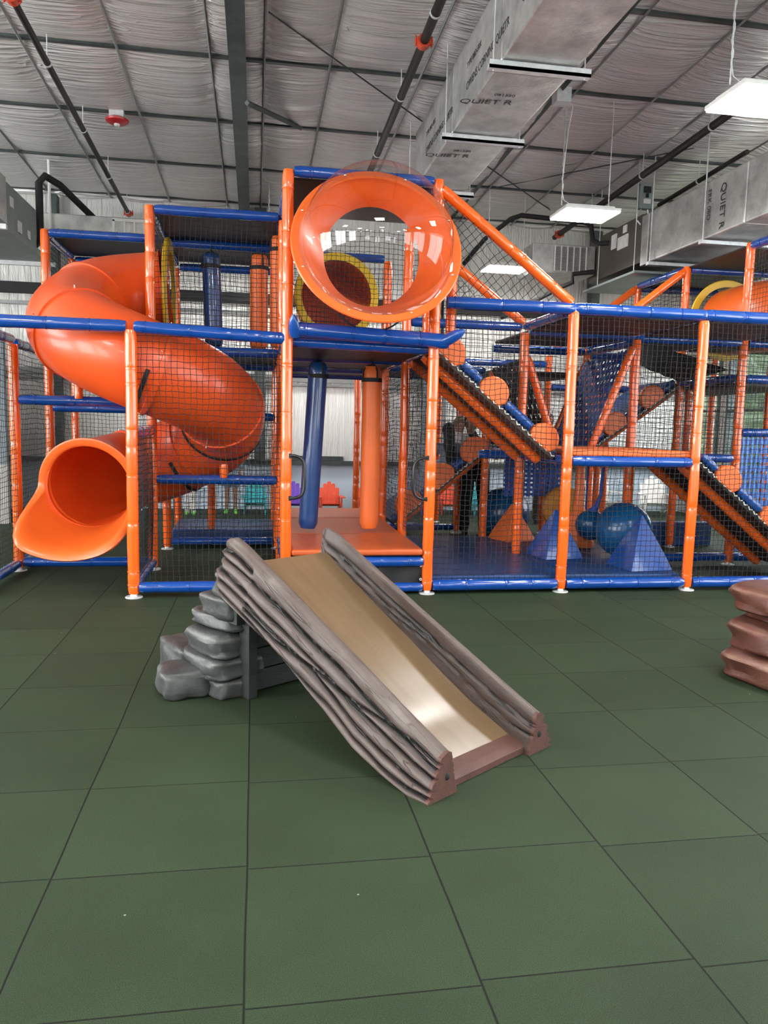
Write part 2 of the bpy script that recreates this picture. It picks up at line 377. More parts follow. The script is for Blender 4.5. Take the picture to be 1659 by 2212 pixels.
# main rafter with flange, and the darker channel right of the duct
mb = MB()
for dx, w, z0, z1 in ((0, .16, -.27, -.25), (.035, .02, -.25, 0)):
    mb.add([(-.18+dx-w/2, 3, cz(3)+z0), (-.18+dx+w/2, 3, cz(3)+z0), (-.18+dx+w/2, YB, cz(YB)+z0), (-.18+dx-w/2, YB, cz(YB)+z0),
            (-.18+dx-w/2, 3, cz(3)+z1), (-.18+dx+w/2, 3, cz(3)+z1), (-.18+dx+w/2, YB, cz(YB)+z1), (-.18+dx-w/2, YB, cz(YB)+z1)],
           [(0, 3, 2, 1), (4, 5, 6, 7), (0, 1, 5, 4), (1, 2, 6, 5), (2, 3, 7, 6), (3, 0, 4, 7)])
trim(mb, M['steelgreen'])
trim(MB().tube([(3.14, 4, cz(4)-.06), (3.14, YB, cz(YB)-.06)], .028, 4), M['steelgreen'])
trim(MB().tube([(-.10, 8.5, cz(8.5)-.30), (.52, 9.69, cz(9.69)-.03)], .03, 4), M['steelgreen'])
for a, b in (((.1, 7.2), (1.96, 9.19)), ((1.96, 9.19), (4.65, 11.99)), ((3.31, 11.1), (5.3, 9.16))):
    trim(MB().tube([(a[0], a[1], cz(a[1])-.08), (b[0], b[1], cz(b[1])-.08)], .008, 5), M['steelgreen'])
# back wall: blue wainscot, sill rail, insulation blanket, girts
zt = cz(YB)
struct(MB().box(((XL+XR)/2, YB+.05, .38), (XR-XL, .1, .76)).build('wall_back_lower', M['wainscot'], None, False))
def wb(i, j):
    x = XL+(XR-XL)*i/120; z = .8+(zt-.8)*j/30
    t = (j % 10)/10; return V3((x, YB-.03*4*t*(1-t)*(1+.4*noise.noise(V3((x*2, z, 0)))), z))
struct(MB().grid(wb, 121, 31).build('wall_back', M['wallins'], None, True, 0, 0, 0, False))
trim(MB().box(((XL+XR)/2, YB-.04, .79), (XR-XL, .12, .07)), M['steelgreen'])
trim(MB().b2((.35, YB-.06, .83), (1.45, YB-.02, .90)), M['steelgreen'])
trim(MB().box(((XL+XR)/2, YB-.05, 2.06), (XR-XL, .10, .03)).box(((XL+XR)/2, YB-.07, 2.16), (XR-XL, .03, .10)), M['strap'])
trim(MB().box(((XL+XR)/2, YB-.06, 3.40), (XR-XL, .14, .16)), M['black'])
trim(MB().box(((XL+XR)/2, YB-.05, 3.18), (XR-XL, .10, .05)), M['strap'])
MBc = MB().b2((-.02, YB-.28, .82), (.16, YB-.1, zt-.1)); trim(MBc, M['steelgreen'])
for x0, x1, mt in ((2.75, 3.0, M['wallgrey']), (3.05, 3.14, M['strap']), (-3.05, -2.95, M['steelgreen']), (5.6, 5.75, M['steelgreen'])):
    trim(MB().b2((x0, YB-.28, 0), (x1, YB-.1, zt-.1)), mt)
# left partition with a grey blue upper panel
struct(MB().b2((-6.5, 11.0, 0), (-3.28, 11.08, .80)).build('wall_left_lower', M['wallgyp'], None, False))
struct(MB().b2((-6.5, 11.0, .80), (-3.28, 11.08, 2.45)).build('wall_left_upper', M['wallgrey'], None, False))
struct(MB().b2((XL-.1, YF, 0), (XL, YB, 5.7)).build('wall_left', M['wallins'], None, False))
# right wall with a run of windows onto greenery
wy = [(8.9, 10.25), (10.45, 11.6), (11.8, 12.75)]
mb = MB(); mb.b2((XR, YF, 0), (XR+.12, wy[0][0], 5.7)); mb.b2((XR, wy[0][0], 0), (XR+.12, YB+.1, .85)); mb.b2((XR, wy[0][0], 2.75), (XR+.12, YB+.1, 5.7))
mb.b2((XR, wy[0][1], .85), (XR+.12, wy[1][0], 2.75)); mb.b2((XR, wy[1][1], .85), (XR+.12, wy[2][0], 2.75)); mb.b2((XR, wy[2][1], .85), (XR+.12, YB+.1, 2.75))
struct(mb.build('wall_right', M['wallgyp'], None, False))
for k, (a, b) in enumerate(wy):
    mb = MB()
    for y0, y1, z0, z1 in ((a, b, .85, .91), (a, b, 2.69, 2.75), (a, a+.05, .85, 2.75), (b-.05, b, .85, 2.75), (a, b, 1.78, 1.82)):
        mb.b2((XR-.03, y0, z0), (XR+.09, y1, z1))
    w = struct(mb.build('window_%d' % (k+1), M['steelgreen'], None, False))
    MB().b2((XR+.04, a+.05, .91), (XR+.05, b-.05, 2.69)).build('window_pane', M['glass'], w, False)
# wall behind the camera, with daylit windows (they show as reflections in the bubble)
struct(MB().b2((XL, YF-.1, 0), (XR, YF, 5.7)).build('wall_front', M['wallgyp'], None, False))
for k, (x0, x1, z0, z1) in enumerate(((-6.5, -4.4, .9, 2.3), (-2.2, -1.6, 0.1, 2.2), (-1.2, -.6, .1, 2.2), (1.5, 3.4, .9, 2.3), (4.6, 5.4, .1, 2.2))):
    mb = MB()
    for a in ((x0-.06, z0-.06, x1+.06, z0), (x0-.06, z1, x1+.06, z1+.06), (x0-.06, z0, x0, z1), (x1, z0, x1+.06, z1), ((x0+x1)/2-.02, z0, (x0+x1)/2+.02, z1)):
        mb.b2((a[0], YF, a[1]), (a[2], YF+.05, a[3]))
    w = struct(mb.build('window_%d' % (k+4), M['white'], None, False))
    MB().b2((x0, YF+.005, z0), (x1, YF+.02, z1)).build('window_pane', M['daylight'], w, False)
for k, (xw, sg, y0, y1) in enumerate(((XL, 1, -6, -2.5), (XL, 1, -1, 2.5), (XL, 1, 4, 7.5), (XR, -1, -6, -2.5), (XR, -1, -1.2, 2.2), (XR, -1, 3.6, 6.8))):  # glowing side windows added out of view to brighten the ceiling and room
    mb = MB()
    for a in ((y0-.06, 1.0, y1+.06, 1.06), (y0-.06, 4.14, y1+.06, 4.2), (y0-.06, 1.0, y0, 4.2), (y1, 1.0, y1+.06, 4.2), ((y0+y1)/2-.03, 1.0, (y0+y1)/2+.03, 4.2)):
        mb.b2((xw, a[0], a[1]), (xw+sg*.06, a[2], a[3]))
    w = struct(mb.build('window_%d' % (k+9), M['white'], None, False))
    MB().b2((xw+sg*.005, y0, 1.06), (xw+sg*.02, y1, 4.14)).build('window_pane', M['left_fill_pane' if sg > 0 else 'daylight'], w, False)
# outside
o = MB().add([(XR+.15, -5, -.05), (40, -5, -.05), (40, 40, -.05), (XR+.15, 40, -.05)], [(0, 1, 2, 3)]).build('ground', M['grass'], None, False); struct(o)
for k, (x, y, r, lb) in enumerate(((10.7, 15.6, 1.25, 'low green leafy tree outside, nearest the right wall windows'), (12.9, 19.2, 1.9, 'middle green leafy tree outside the right wall windows'), (16.4, 23.6, 3.0, 'tallest green tree outside, furthest from the windows'))):
    t = thing('tree', lb, 'tree', (x, y, -.05), 'trees outside the windows')
    def fn(p, d, k=k): return p*(1+.28*noise.noise(d*3+V3((k*5, 0, 0)))+.12*noise.noise(d*9))
    MB().ell((x, y, r*1.0), (r, r, r*1.1), 40, 28, None, 0, fn).build('foliage', M['leaf'], t)
    MB().tube([(x, y, -.05), (x+.05, y, .8), (x, y, r)], [.14, .11, .08], 10).build('trunk', M['trunkm'], t)
# ---------------------------------------------------------------- lamps
def lamp(x, y, z=3.75, label='', chains=True):
    t = thing('ceiling_light', label, 'light', (x, y, z), 'suspended white panel lights')
    mb = MB(); mb.b2((x-.31, y-.24, z+.015), (x+.31, y+.24, z+.045)); mb.b2((x-.27, y-.17, z+.045), (x+.27, y+.17, z+.08))
    mb.build('housing', M['white'], t, False, .004)
    MB().b2((x-.30, y-.23, z), (x+.30, y+.23, z+.015)).build('diffuser', M['lamp'], t, False)
    for s in (-1, 1):
        m2 = MB(); top = cz(y)-.05; N = 40
        m2.tube([(x+s*.27, y, z+.10+(top-z-.10)*i/N) for i in range(N+1)], [.004+.003*(i % 2) for i in range(N+1)], 5)
        if s < 0:
            m2.tube([(x+s*.27+.01*math.sin(i*1.3), y+.01*math.cos(i*1.3), z+.25+(top-z-.25)*i/30) for i in range(31)]+[], .004, 5)
            m2.tube([(x-.27, y, z+.25), (x-.25, y, z+.16), (x-.18, y, z+.12), (x-.12, y, z+.1)], .005, 5)
        m2.build('chain', M['galv'], t)
lamp(3.53, 8.24, 3.75, 'lit panel light right of the bubble, above the long slanted orange post')
lamp(3.53, 5.22, 3.76, 'large bright panel light cut by the right edge of the picture')
lamp(3.62, 11.25, 3.75, 'small far panel light seen through netting behind the slanted post')
for x in (-6.4, -2.9, .6, 4.1):
    for y in (3.2, .2, -2.8, -5.8): lamp(x, y, 3.75, 'panel light hanging behind the viewpoint, out of the picture')
lamp(.45, 11.6, 3.80, 'added panel light hidden behind the bubble ring, brightening the back wall')  # extra lamp placed out of sight to lift the dim back wall
lamp(7.05, 10.6, 3.75, 'added panel light in the back right corner, brightening the back area')  # extra lamp added as fill for the back right area
for x in (-6.4,):
    for y in (6.2, 9.2): lamp(x, y, 3.75, 'panel light beyond the left edge of the picture')
# ---------------------------------------------------------------- ducts, pipes, HVAC
def text(s, size, mtx, mat, parent, name='printed_text', ext=0):
    cu = bpy.data.curves.new(name, 'FONT'); cu.body = s; cu.size = size; cu.extrude = .0008
    tmp = bpy.data.objects.new(name, cu); C.objects.link(tmp)
    me = bpy.data.meshes.new_from_object(tmp.evaluated_get(bpy.context.evaluated_depsgraph_get()))
    bpy.data.objects.remove(tmp); me.transform(mtx)
    base = W.get(parent.name, V3((0, 0, 0))); me.transform(Matrix.Translation(-base))
    me.materials.clear(); me.materials.append(mat)
    o = bpy.data.objects.new(name, me); C.objects.link(o); o.parent = parent; W[o.name] = base; return o
def mtx(o, ex, ey):
    ex = V3(ex).normalized(); ey = V3(ey).normalized(); ez = ex.cross(ey)
    return Matrix(((ex.x, ey.x, ez.x, o[0]), (ex.y, ey.y, ez.y, o[1]), (ex.z, ey.z, ez.z, o[2]), (0, 0, 0, 1)))
t = thing('air_duct', 'large square silver foil duct with printed lettering running overhead right of centre', 'duct', (2.12, 7, 4.2))
dsl = .0
def dbox(x0, x1, y0, y1, z0, z1): return MB().b2((x0, y0, z0), (x1, y1, z1))
ds = [1.5, 3.0, 4.7, 5.95, 7.45, 9.2]
for a, b in zip(ds[:-1], ds[1:]):
    dbox(1.82, 2.43, a+.004, b-.004, 4.2, 4.82).build('duct_section', M['foil'], t, False, .02)
for y in ds[1:]:
    MB().b2((1.72, y-.035, 4.13), (2.53, y+.035, 4.155)).b2((1.72, y-.035, 4.13), (2.53, y-.03, 4.19)).b2((1.72, y+.03, 4.13), (2.53, y+.035, 4.19)).build('strut', M['galv'], t, False)
    for x in (1.76, 2.49): MB().tube([(x, y, 4.12), (x, y, cz(y)-.02)], .006, 6).build('hanger_rod', M['galv'], t)
for y0 in (6.95, 8.6, 5.5):
    for dz, s, sz in ((.18, 'OWENS CORNING QUIETR', .095), (.36, 'TYPE 08D-FRK', .07)):
        text(s, sz, mtx((1.818, y0, 4.2+dz), (0, -1, 0), (0, 0, 1)), M['inktext'], t)
for y0 in (5.05, 6.75, 8.1):
    text('QUIET R', .12, mtx((1.70, y0, 4.196), (1, -.12, 0), (0, -1, 0)), M['inktext'], t)
    text('081520', .06, mtx((1.95, y0-.2, 4.196), (1, -.05, 0), (0, -1, 0)), M['inktext'], t)
t = thing('air_duct', 'silver foil duct at the right edge leading into the brown air handler', 'duct', (5.4, 7, 3.62))
for a, b in ((2.5, 4.2), (4.2, 5.9), (5.9, 7.6), (7.6, 9.6)):
    dbox(5.02, 5.95, a+.004, b-.004, 3.62, 4.25).build('duct_section', M['foil'], t, False, .02)
for y in (6.6, 8.3, 9.5):
    MB().b2((4.95, y-.035, 3.56), (6.1, y+.035, 3.60)).build('strut', M['galv'], t, False)
    MB().tube([(4.98, y, 3.57), (4.98, y, cz(y))], .008, 6).build('hanger_rod', M['galv'], t)
text('QUIET R', .13, mtx((5.013, 8.05, 4.15), (0, 0, -1), (0, -1, 0)), M['inktext'], t)
text('FRK 08D', .09, mtx((5.013, 8.3, 4.15), (0, 0, -1), (0, -1, 0)), M['inktext'], t)
MB().b2((5.0, 9.62, 3.60), (5.9, 9.8, 4.24)).build('duct_collar', M['foil'], t, False, .01)
t = thing('air_handler', 'brown grey sheet metal air handler on the right with slatted return grille', 'air handler', (5.4, 10.6, 3.62))
MB().b2((5.02, 9.82, 3.66), (5.88, 11.45, 4.28)).build('cabinet', M['ahu'], t, False, .006)
for a, b in (((5.005, 10.2, 3.95), (5.02, 10.5, 4.12)), ((5.005, 10.55, 4.0), (5.02, 10.7, 4.2)), ((5.005, 10.25, 4.15), (5.02, 10.35, 4.25))): MB().b2(a, b).build('label', M['label'], t, False)
MB().b2((4.02, 11.2, 3.74), (5.0, 11.8, 4.16)).build('plenum', M['foil'], t, False, .01)
mb = MB()
for i in range(17): mb.b2((4.36, 11.185, 3.79+.02*i), (4.84, 11.195, 3.80+.02*i))
mb.build('grille', M['strap'], t, False)
mb = MB()
for i in range(6): mb.b2((4.35+i*.098, 11.16, 3.77), (4.362+i*.098, 11.185, 4.13))
mb.build('grille_bar', M['white'], t, False)
MB().b2((4.88, 9.7, 3.50), (5.9, 11.3, 3.53)).build('drain_pan', M['pan'], t, False)
for y in (9.8, 10.9): MB().tube([(4.92, y, 3.5), (4.92, y, cz(y))], .006, 6).build('hanger_rod', M['galv'], t)
t = thing('refrigerant_pipe', 'black insulated pipe bending down to the right air handler', 'pipe', (4.3, 11.2, 4.4))
MB().tube([(3.3, 12.4, 4.05), (3.45, 11.8, 4.3), (3.7, 11.3, 4.5), (3.82, 11.2, 4.53), (4.75, 11.1, 4.47), (4.84, 11.05, 4.42), (4.86, 11.0, 4.2), (4.92, 10.9, 4.13), (5.05, 10.8, 4.13)], .035, 10).build('insulated_line', M['black'], t)
MB().tube([(3.9, 12.2, 3.2), (4.5, 11.2, 3.55), (4.62, 11.1, 3.6), (4.62, 11.1, 3.72), (4.9, 11.0, 3.75)], .035, 10).build('drain_line', M['black'], t)
t = thing('air_handler', 'grey air handler with drain pan high at the left edge', 'air handler', (-3.6, 9.4, 3.4))
MB().b2((-4.0, 8.2, 3.47), (-2.68, 9.27, 4.02)).build('duct_section', M['foil'], t, False, .01)
MB().b2((-4.0, 9.3, 3.49), (-2.70, 10.5, 3.995)).build('cabinet', M['pan'], t, False, .006)
for a, b in (((-2.70, 9.45, 3.76), (-2.69, 9.56, 3.87)), ((-2.70, 9.72, 3.55), (-2.69, 9.86, 3.68)), ((-2.70, 10.1, 3.56), (-2.69, 10.2, 3.66))): MB().b2(a, b).build('label', M['label'], t, False)
MB().b2((-4.3, 8.4, 3.38), (-2.58, 10.7, 3.41)).b2((-2.60, 8.4, 3.41), (-2.58, 10.7, 3.45)).build('drain_pan', M['pan'], t, False)
for y in (8.6, 10.55): MB().b2((-4.4, y, 3.33), (-2.50, y+.05, 3.38)).build('strut', M['galv'], t, False)
t = thing('refrigerant_pipe', 'black insulated pipe looping beside the left air handler', 'pipe', (-2.8, 10.6, 4.2))
MB().tube([(-2.9, 10.62, 3.62), (-2.75, 10.62, 3.58), (-2.68, 10.6, 3.66), (-2.68, 10.6, 4.35), (-2.62, 10.65, 4.45), (-2.5, 10.9, 4.42), (-2.1, 11.9, 4.1)], .045, 10).build('insulated_line', M['black'], t)
t = thing('air_duct', 'silver foil duct with white grille crossing behind the far left roof', 'duct', (-2, 11.7, 3.8))
MB().b2((-3.6, 11.45, 3.86), (-.9, 12.0, 4.2)).build('duct_section', M['foil'], t, False, .015)
mb = MB().b2((-1.95, 11.43, 4.14), (-1.0, 11.45, 4.18)).b2((-1.95, 11.43, 3.86), (-1.92, 11.45, 4.16))
for i in range(7): mb.b2((-1.8+i*.13, 11.42, 3.86), (-1.775+i*.13, 11.45, 4.16))
mb.build('grille', M['white'], t, False)
MB().tube([(-2.75, 11.4, 3.8), (-2.75, 11.4, cz(11.4))], .02, 8).build('hanger_rod', M['white'], t)
def pipe(x, y0, y1, r, lb, coup=()):
    t = thing('sprinkler_pipe', lb, 'pipe', (x, (y0+y1)/2, cz(8)-.3), 'sprinkler pipes under the ceiling')
    MB().tube([(x, y0, cz(y0)-.3), (x, y1, cz(y1)-.3)], r, 12).build('pipe', M['blackiron'], t)
    y = y0+1.0
    while y < y1:
        MB().tube([(x, y, cz(y)), (x, y, cz(y)-.26)], .005, 6).lathe([(r+.004, -.012), (r+.009, -.012), (r+.009, .012), (r+.004, .012)], (x, y, cz(y)-.3), 'y', 14, True).build('hanger', M['galv'], t); y += 1.52
    for yc in coup:
        z = cz(yc)-.3; mb = MB().lathe([(r, -.04), (r+.018, -.04), (r+.022, 0), (r+.018, .04), (r, .04)], (x, yc, z), 'y', 16)
        for s in (-1, 1): mb.b2((x+s*(r+.01)-.015, yc-.02, z-.02), (x+s*(r+.03)+.01, yc+.02, z+.02)).tube([(x+s*(r+.03), yc, z-.04), (x+s*(r+.03), yc, z+.05)], .007, 6)
        mb.build('coupling', M['redorg'], t)
    return t
tp = pipe(-1.93, 4, 12.8, .030, 'long black sprinkler pipe at upper left, red fitting at its end', (6.98, 12.7))
tp2 = pipe(1.43, 4, 11.5, .04, 'black sprinkler pipe running down behind the clear bubble, orange coupling', (6.98,))
pipe(4.85, 4, 12.5, .042, 'dark sprinkler pipe behind the right hand panel lights', (12.3,))
pipe(5.65, 8.6, 10.6, .03, 'short dark pipe above the right duct')
t = thing('fire_alarm', 'round red fire alarm sounder on the ceiling at left', 'fire alarm', (-1.58, 9.68, 4.9))
MB().b2((-1.66, 9.62, 4.86), (-1.50, 9.74, 4.95)).build('bracket', M['galv'], t, False)
MB().lathe([(.0, 4.80), (.07, 4.80), (.125, 4.83), (.13, 4.85), (.09, 4.875), (0, 4.875)], (-1.58, 9.68, 0), 'z', 28).build('bell', M['red'], t)
MB().ell((-1.58, 9.66, 4.79), (.035, .035, .025), 12, 8).build('strobe', M['white'], t)
t = thing('junction_box', 'small galvanised junction box on the ceiling bar right of the big duct', 'electrical box', (3.16, 8.13, 4.85))
MB().b2((3.08, 8.05, 4.84), (3.24, 8.2, 4.99)).build('box', M['galv'], t, False, .005)
MB().tube([(3.24, 8.12, 4.87), (3.3, 8.15, 4.84), (3.28, 8.2, 4.6), (3.26, 8.23, 4.2)], .006, 6).build('cable', M['white'], t)
t = thing('disconnect_switch', 'grey electrical disconnect box with cables above the air handler', 'electrical box', (5.05, 9.9, 4.35))
MB().b2((4.98, 9.86, 4.36), (5.17, 9.95, 4.68)).build('box', M['pan'], t, False, .006)
MB().b2((5.03, 9.845, 4.42), (5.13, 9.86, 4.48)).build('label', M['label'], t, False)
MB().b2((5.03, 9.845, 4.56), (5.13, 9.86, 4.64)).b2((5.065, 9.84, 4.50), (5.095, 9.86, 4.55)).build('switch', M['black'], t, False)
MB().tube([(5.03, 9.9, 4.36), (4.98, 9.9, 4.3), (4.97, 9.9, 4.22), (5.03, 9.88, 4.15), (5.1, 9.9, 4.18)], .01, 6).tube([(5.12, 9.9, 4.36), (5.14, 9.9, 4.25), (5.18, 9.88, 4.2), (5.22, 9.9, 4.2)], .01, 6).build('cable', M['galv'], t)
# ---------------------------------------------------------------- climbing frame
def X(k): return .25+1.22*k
def Y(m): return 6.4+1.22*m
FR = thing('climbing_frame', 'large orange and blue padded climbing frame with black safety nets', 'climbing frame', (1.5, 8, 0))
def padded(a, b, r, seed, n=16, lump=1.0):
    """padded pole: foam sleeve with cable-tie rings and small dents"""
    a, b = V3(a), V3(b); L = (b-a).length; rnd = random.Random(seed)
    ties = []; s = rnd.uniform(.06, .15)
    while s < L-.04:
        ties.append(s); s += rnd.choice((.12, .26, .34, .38, .30))*rnd.uniform(.85, 1.1)
    st = set(); s = 0
    while s < L: st.add(round(s, 4)); s += .05
    st.add(round(L, 4))
    for t in ties:
        for d in (-.014, -.006, -.0055, .0055, .006, .014): st.add(round(max(0, min(L, t+d)), 4))
    ss = sorted(st); d = (b-a).normalized()
    u = d.cross(V3((0, 1, 0)) if abs(d.y) < .9 else V3((1, 0, 0))).normalized(); w = d.cross(u); vs = []
    for s in ss:
        rr = r; dt = min([abs(s-t) for t in ties] or [1])
        if dt < .0058: rr = r*1.05
        elif dt < .008: rr = r*.94
        elif dt < .02: rr = r*.97
        e = min(s, L-s)
        if e < .02: rr *= .86+.14*e/.02
        wob = V3((noise.noise(V3((seed*3.1, s*1.7, 0))), noise.noise(V3((0, s*1.7, seed*2.3))), 0))*.006*lump
        if s < .01 or s > L-.01: wob *= 0
        c = a+d*s+wob
        for k in range(n):
            an = 2*PI*k/n
            q = rr*(1+.045*lump*noise.noise(V3((math.cos(an)*1.3+seed, math.sin(an)*1.3, s*5)))+.02*lump*noise.noise(V3((math.cos(an)*4, math.sin(an)*4+seed, s*14))))
            vs.append(c+u*math.cos(an)*q+w*math.sin(an)*q)
    N = len(ss); fs = [(i*n+k, i*n+(k+1) % n, (i+1)*n+(k+1) % n, (i+1)*n+k) for i in range(N-1) for k in range(n)]
    fs += [tuple(range(n-1, -1, -1)), tuple((N-1)*n+k for k in range(n))]
    return MB().add(vs, fs)
sd = [0]
def post(k, m, z1, z0=.02, foot=True, r=.047):
    sd[0] += 1; x, y = X(k), Y(m)
    p = padded((x, y, max(z0, .035)), (x, y, z1), r, sd[0]).build('post', M['org_z'], FR)
    if foot: MB().lathe([(0, .0), (.068, .0), (.070, .006), (.064, .012), (.032, .014), (.026, .03), (.024, .09), (0, .09)], (x, y, 0), 'z', 20).build('foot_flange', M['galv'], p)
    return p
def xr(ka, kb, m, z, r=.046, mat='blu_x'):
    sd[0] += 1; return padded((X(ka)+.045, Y(m), z), (X(kb)-.045, Y(m), z), r, sd[0]).build('rail', M[mat], FR)
def yr(k, ma, mb_, z, r=.044):
    sd[0] += 1; return padded((X(k), Y(ma)+.04, z), (X(k), Y(mb_)-.04, z), r, sd[0]).build('rail', M['blu_y'], FR)
def slant(a, b, r=.046, mat='org_x', name='slanted_post'):
    sd[0] += 1; return padded(a, b, r, sd[0]).build(name, M[mat], FR)
for k, m, z in ((-1, 0, 2.14), (0, 0, 3.43), (1, 0, 3.44), (2, 0, 2.45), (3, 0, 2.42), (4, 0, 3.42), (5, 0, 2.42),
                (-2, 1, 2.10), (-1, 1, 3.40), (0, 1, 3.34), (1, 1, 3.34), (2, 1, 2.40), (3, 1, 2.38), (4, 1, 3.43), (5, 1, 3.36),
                (-2, 2, 3.40), (-1, 2, 3.32), (0, 2, 3.32), (1, 2, 3.0), (2, 2, 1.42), (3, 2, 2.40), (4, 2, 3.42), (5, 2, 3.36),
                (-2, 3, 3.34), (-1, 3, 3.30), (0, 3, 3.30), (1, 3, 2.4), (2, 3, 2.40), (3, 3, 2.42), (4, 3, 3.40), (5, 3, 3.3),
                (1, 4, 2.4), (2, 4, 2.4), (3, 4, 2.4), (4, 4, 2.4)):
    post(k, m, z)
# extra uprights inside, seen beside the bubble and behind the ramps
for x, y, z0, z1 in ((1.64, 6.52, 2.2, 2.78), (1.58, 7.2, 2.2, 2.9), (1.33, 8.0, 2.2, 3.1), (3.45, 10.1, 0, 2.3), (4.6, 9.9, .1, 2.0), (4.9, 10.3, .1, 2.0), (5.3, 8.9, .6, 2.2), (-.5, 9.1, .12, 1.0)):
    sd[0] += 1; padded((x, y, max(z0, .03)), (x, y, z1), .044, sd[0]).build('post', M['org_z'], FR)
# rails, front plane
sd[0] += 1; padded((X(-3)-.3, Y(0), 2.175), (X(-1)-.03, Y(0), 2.165), .05, sd[0]).build('rail', M['blu_x'], FR)
sd[0] += 1; padded((X(-1)+.03, Y(0), 2.165), (X(0)-.02, Y(0), 2.12), .05, sd[0]).build('rail', M['blu_x'], FR)
xr(0, 1, 0, 3.425, .043)
sd[0] += 1; padded((X(0)+.05, Y(0)-.08, 2.19), (X(1)+.10, Y(0)-.08, 2.14), .062, sd[0]).build('rail', M['blu_x'], FR)
sd[0] += 1; padded((X(0)+.05, Y(0)+.06, 2.105), (X(1)-.04, Y(0)+.06, 2.085), .045, sd[0]).build('rail', M['blu_x'], FR)
for (a, b) in ((1, 2), (2, 3), (3, 4), (4, 5)): 
    sd[0] += 1; padded((X(a)-(.0 if a > 1 else -.1), Y(0), 2.47), (X(b), Y(0), 2.47), .052, sd[0]).build('rail', M['blu_x'], FR)
xr(2, 3, 0, 1.17, .047)
xr(-1, 0, 0, .085); xr(1, 2, 0, .075, .05); xr(2, 3, 0, .075, .05); xr(3, 4, 0, .075, .05); xr(4, 5, 0, .075, .05); xr(0, 1, 0, .285, .045); xr(0, 1, 0, .06, .04)
# wedge-shaped corner caps of the front box
def wedge(c, d, L, r):
    d = V3(d).normalized(); c = V3(c); pts = [c+d*(L*t) for t in (0, .15, .4, .7, .9, 1)]
    MB().tube(pts, [r*.8, r, r*1.02, r*.85, r*.45, r*.1], 16, True, 0, V3((0, 0, 1)), .8).build('corner_cap', M['blu'], FR)
wedge((X(0)+.06, Y(0)-.08, 2.13), (-.10, -.45, .75), .19, .046)
wedge((X(1)+.05, Y(0)-.08, 2.13), (.70, -.5, .42), .22, .06)
# rails along depth and further planes
for a in ((-2, 0, 1, 2.14), (-2, 1, 2, 2.12), (-2, 2, 3, 3.37), (-2, 0, 1, .07), (-2, 1, 2, .07), (-2, 2, 3, .07), (-1, 0, 1, .08), (-1, 0, 1, 1.34),
          (-1, 1, 2, 3.37), (-1, 2, 3, 3.35), (-1, 1, 2, 2.14), (0, 0, 1, 3.39), (1, 0, 1, 3.39), (0, 1, 2, 3.36), (0, 0, 1, 2.12), (1, 0, 1, 2.10), (1, 1, 2, 2.10), (0, 1, 2, 2.10),
          (2, 0, 1, 1.17), (3, 0, 1, 1.17), (2, 1, 2, 1.17), (3, 1, 2, 1.17), (2, 0, 1, 2.46), (3, 0, 1, 2.46), (4, 0, 1, 3.40), (4, 0, 1, 2.46), (4, 1, 2, 2.46), (3, 1, 2, 2.42), (4, 2, 3, 3.39),
          (4, 1, 2, 2.03), (3, 1, 2, 2.36), (0, 0, 1, .30), (1, 0, 1, .30), (2, 2, 3, 1.17)): yr(*a)
for a in ((-1, 0, 1, 3.37), (-1, 0, 2, 3.34), (-1, 0, 3, 3.32), (-2, -1, 2, 3.37), (-2, -1, 3, 3.33), (-1, 0, 1, 2.10), (0, 1, 1, 2.08), (0, 1, 2, 2.06), (-1, 0, 2, 2.06),
          (-1, 0, 1, .88), (-2, -1, 1, 1.60), (-2, -1, 2, 1.55), (-1, 0, 2, 1.5), (-2, -1, 1, .08), (-1, 0, 2, .09), (0, 1, 2, 3.3), (0, 1, 3, 2.06),
          (1, 2, 1, 2.46), (2, 3, 1, 2.42), (3, 4, 1, 2.40), (4, 5, 1, 2.40), (1, 2, 2, 2.1), (2, 3, 2, 2.36), (3, 4, 2, 2.32), (1, 2, 3, 2.1), (2, 3, 3, 2.3),
          (3, 4, 1, 1.17), (2, 3, 2, 1.17), (3, 4, 2, 1.17), (1, 2, 3, .09), (4, 5, 2, 3.39), (4, 5, 3, 3.36), (4, 5, 1, 2.02), (4, 5, 2, 2.02), (2, 3, 3, 1.17), (3, 4, 3, 2.0),
          (3, 4, 1, .09), (4, 5, 1, .09), (3, 4, 3, .09)): xr(*a)
sd[0] += 1; padded((X(1)+.78, Y(1), 1.17), (X(2)-.04, Y(1), 1.17), .046, sd[0]).build('rail', M['blu_x'], FR)
# slanted orange posts
slant((X(1)+.03, Y(0), 3.37), (X(2)-.03, Y(0), 2.52)); slant((X(1)+.03, Y(1), 3.34), (X(2)-.02, Y(1), 2.50))
slant((X(4)-.03, Y(2), 3.37), (X(3)+.04, Y(2), 2.47)); slant((X(4)-.03, Y(3), 3.36), (X(3)+.04, Y(3), 2.5))
slant((2.74, 7.66, 2.16), (3.08, 7.66, 1.26), .042); slant((3.86, 7.60, 2.30), (3.45, 7.60, 1.25), .042); slant((3.90, 8.86, 2.22), (3.50, 8.86, 1.25), .042)
slant((X(2)+.04, 8.84, 2.1), (3.05, 8.84, 1.3), .042)
# stub supports under the spiral
for x, y, z0, z1 in ((-.30, Y(1)-.02, .90, 1.08), (-1.62, Y(1)-.02, 1.62, 1.80), (-.85, Y(2), 1.2, 1.62)):
    sd[0] += 1; padded((x, y, z0), (x, y, z1), .042, sd[0]).build('support_stub', M['org_z'], FR)
sd[0] += 1
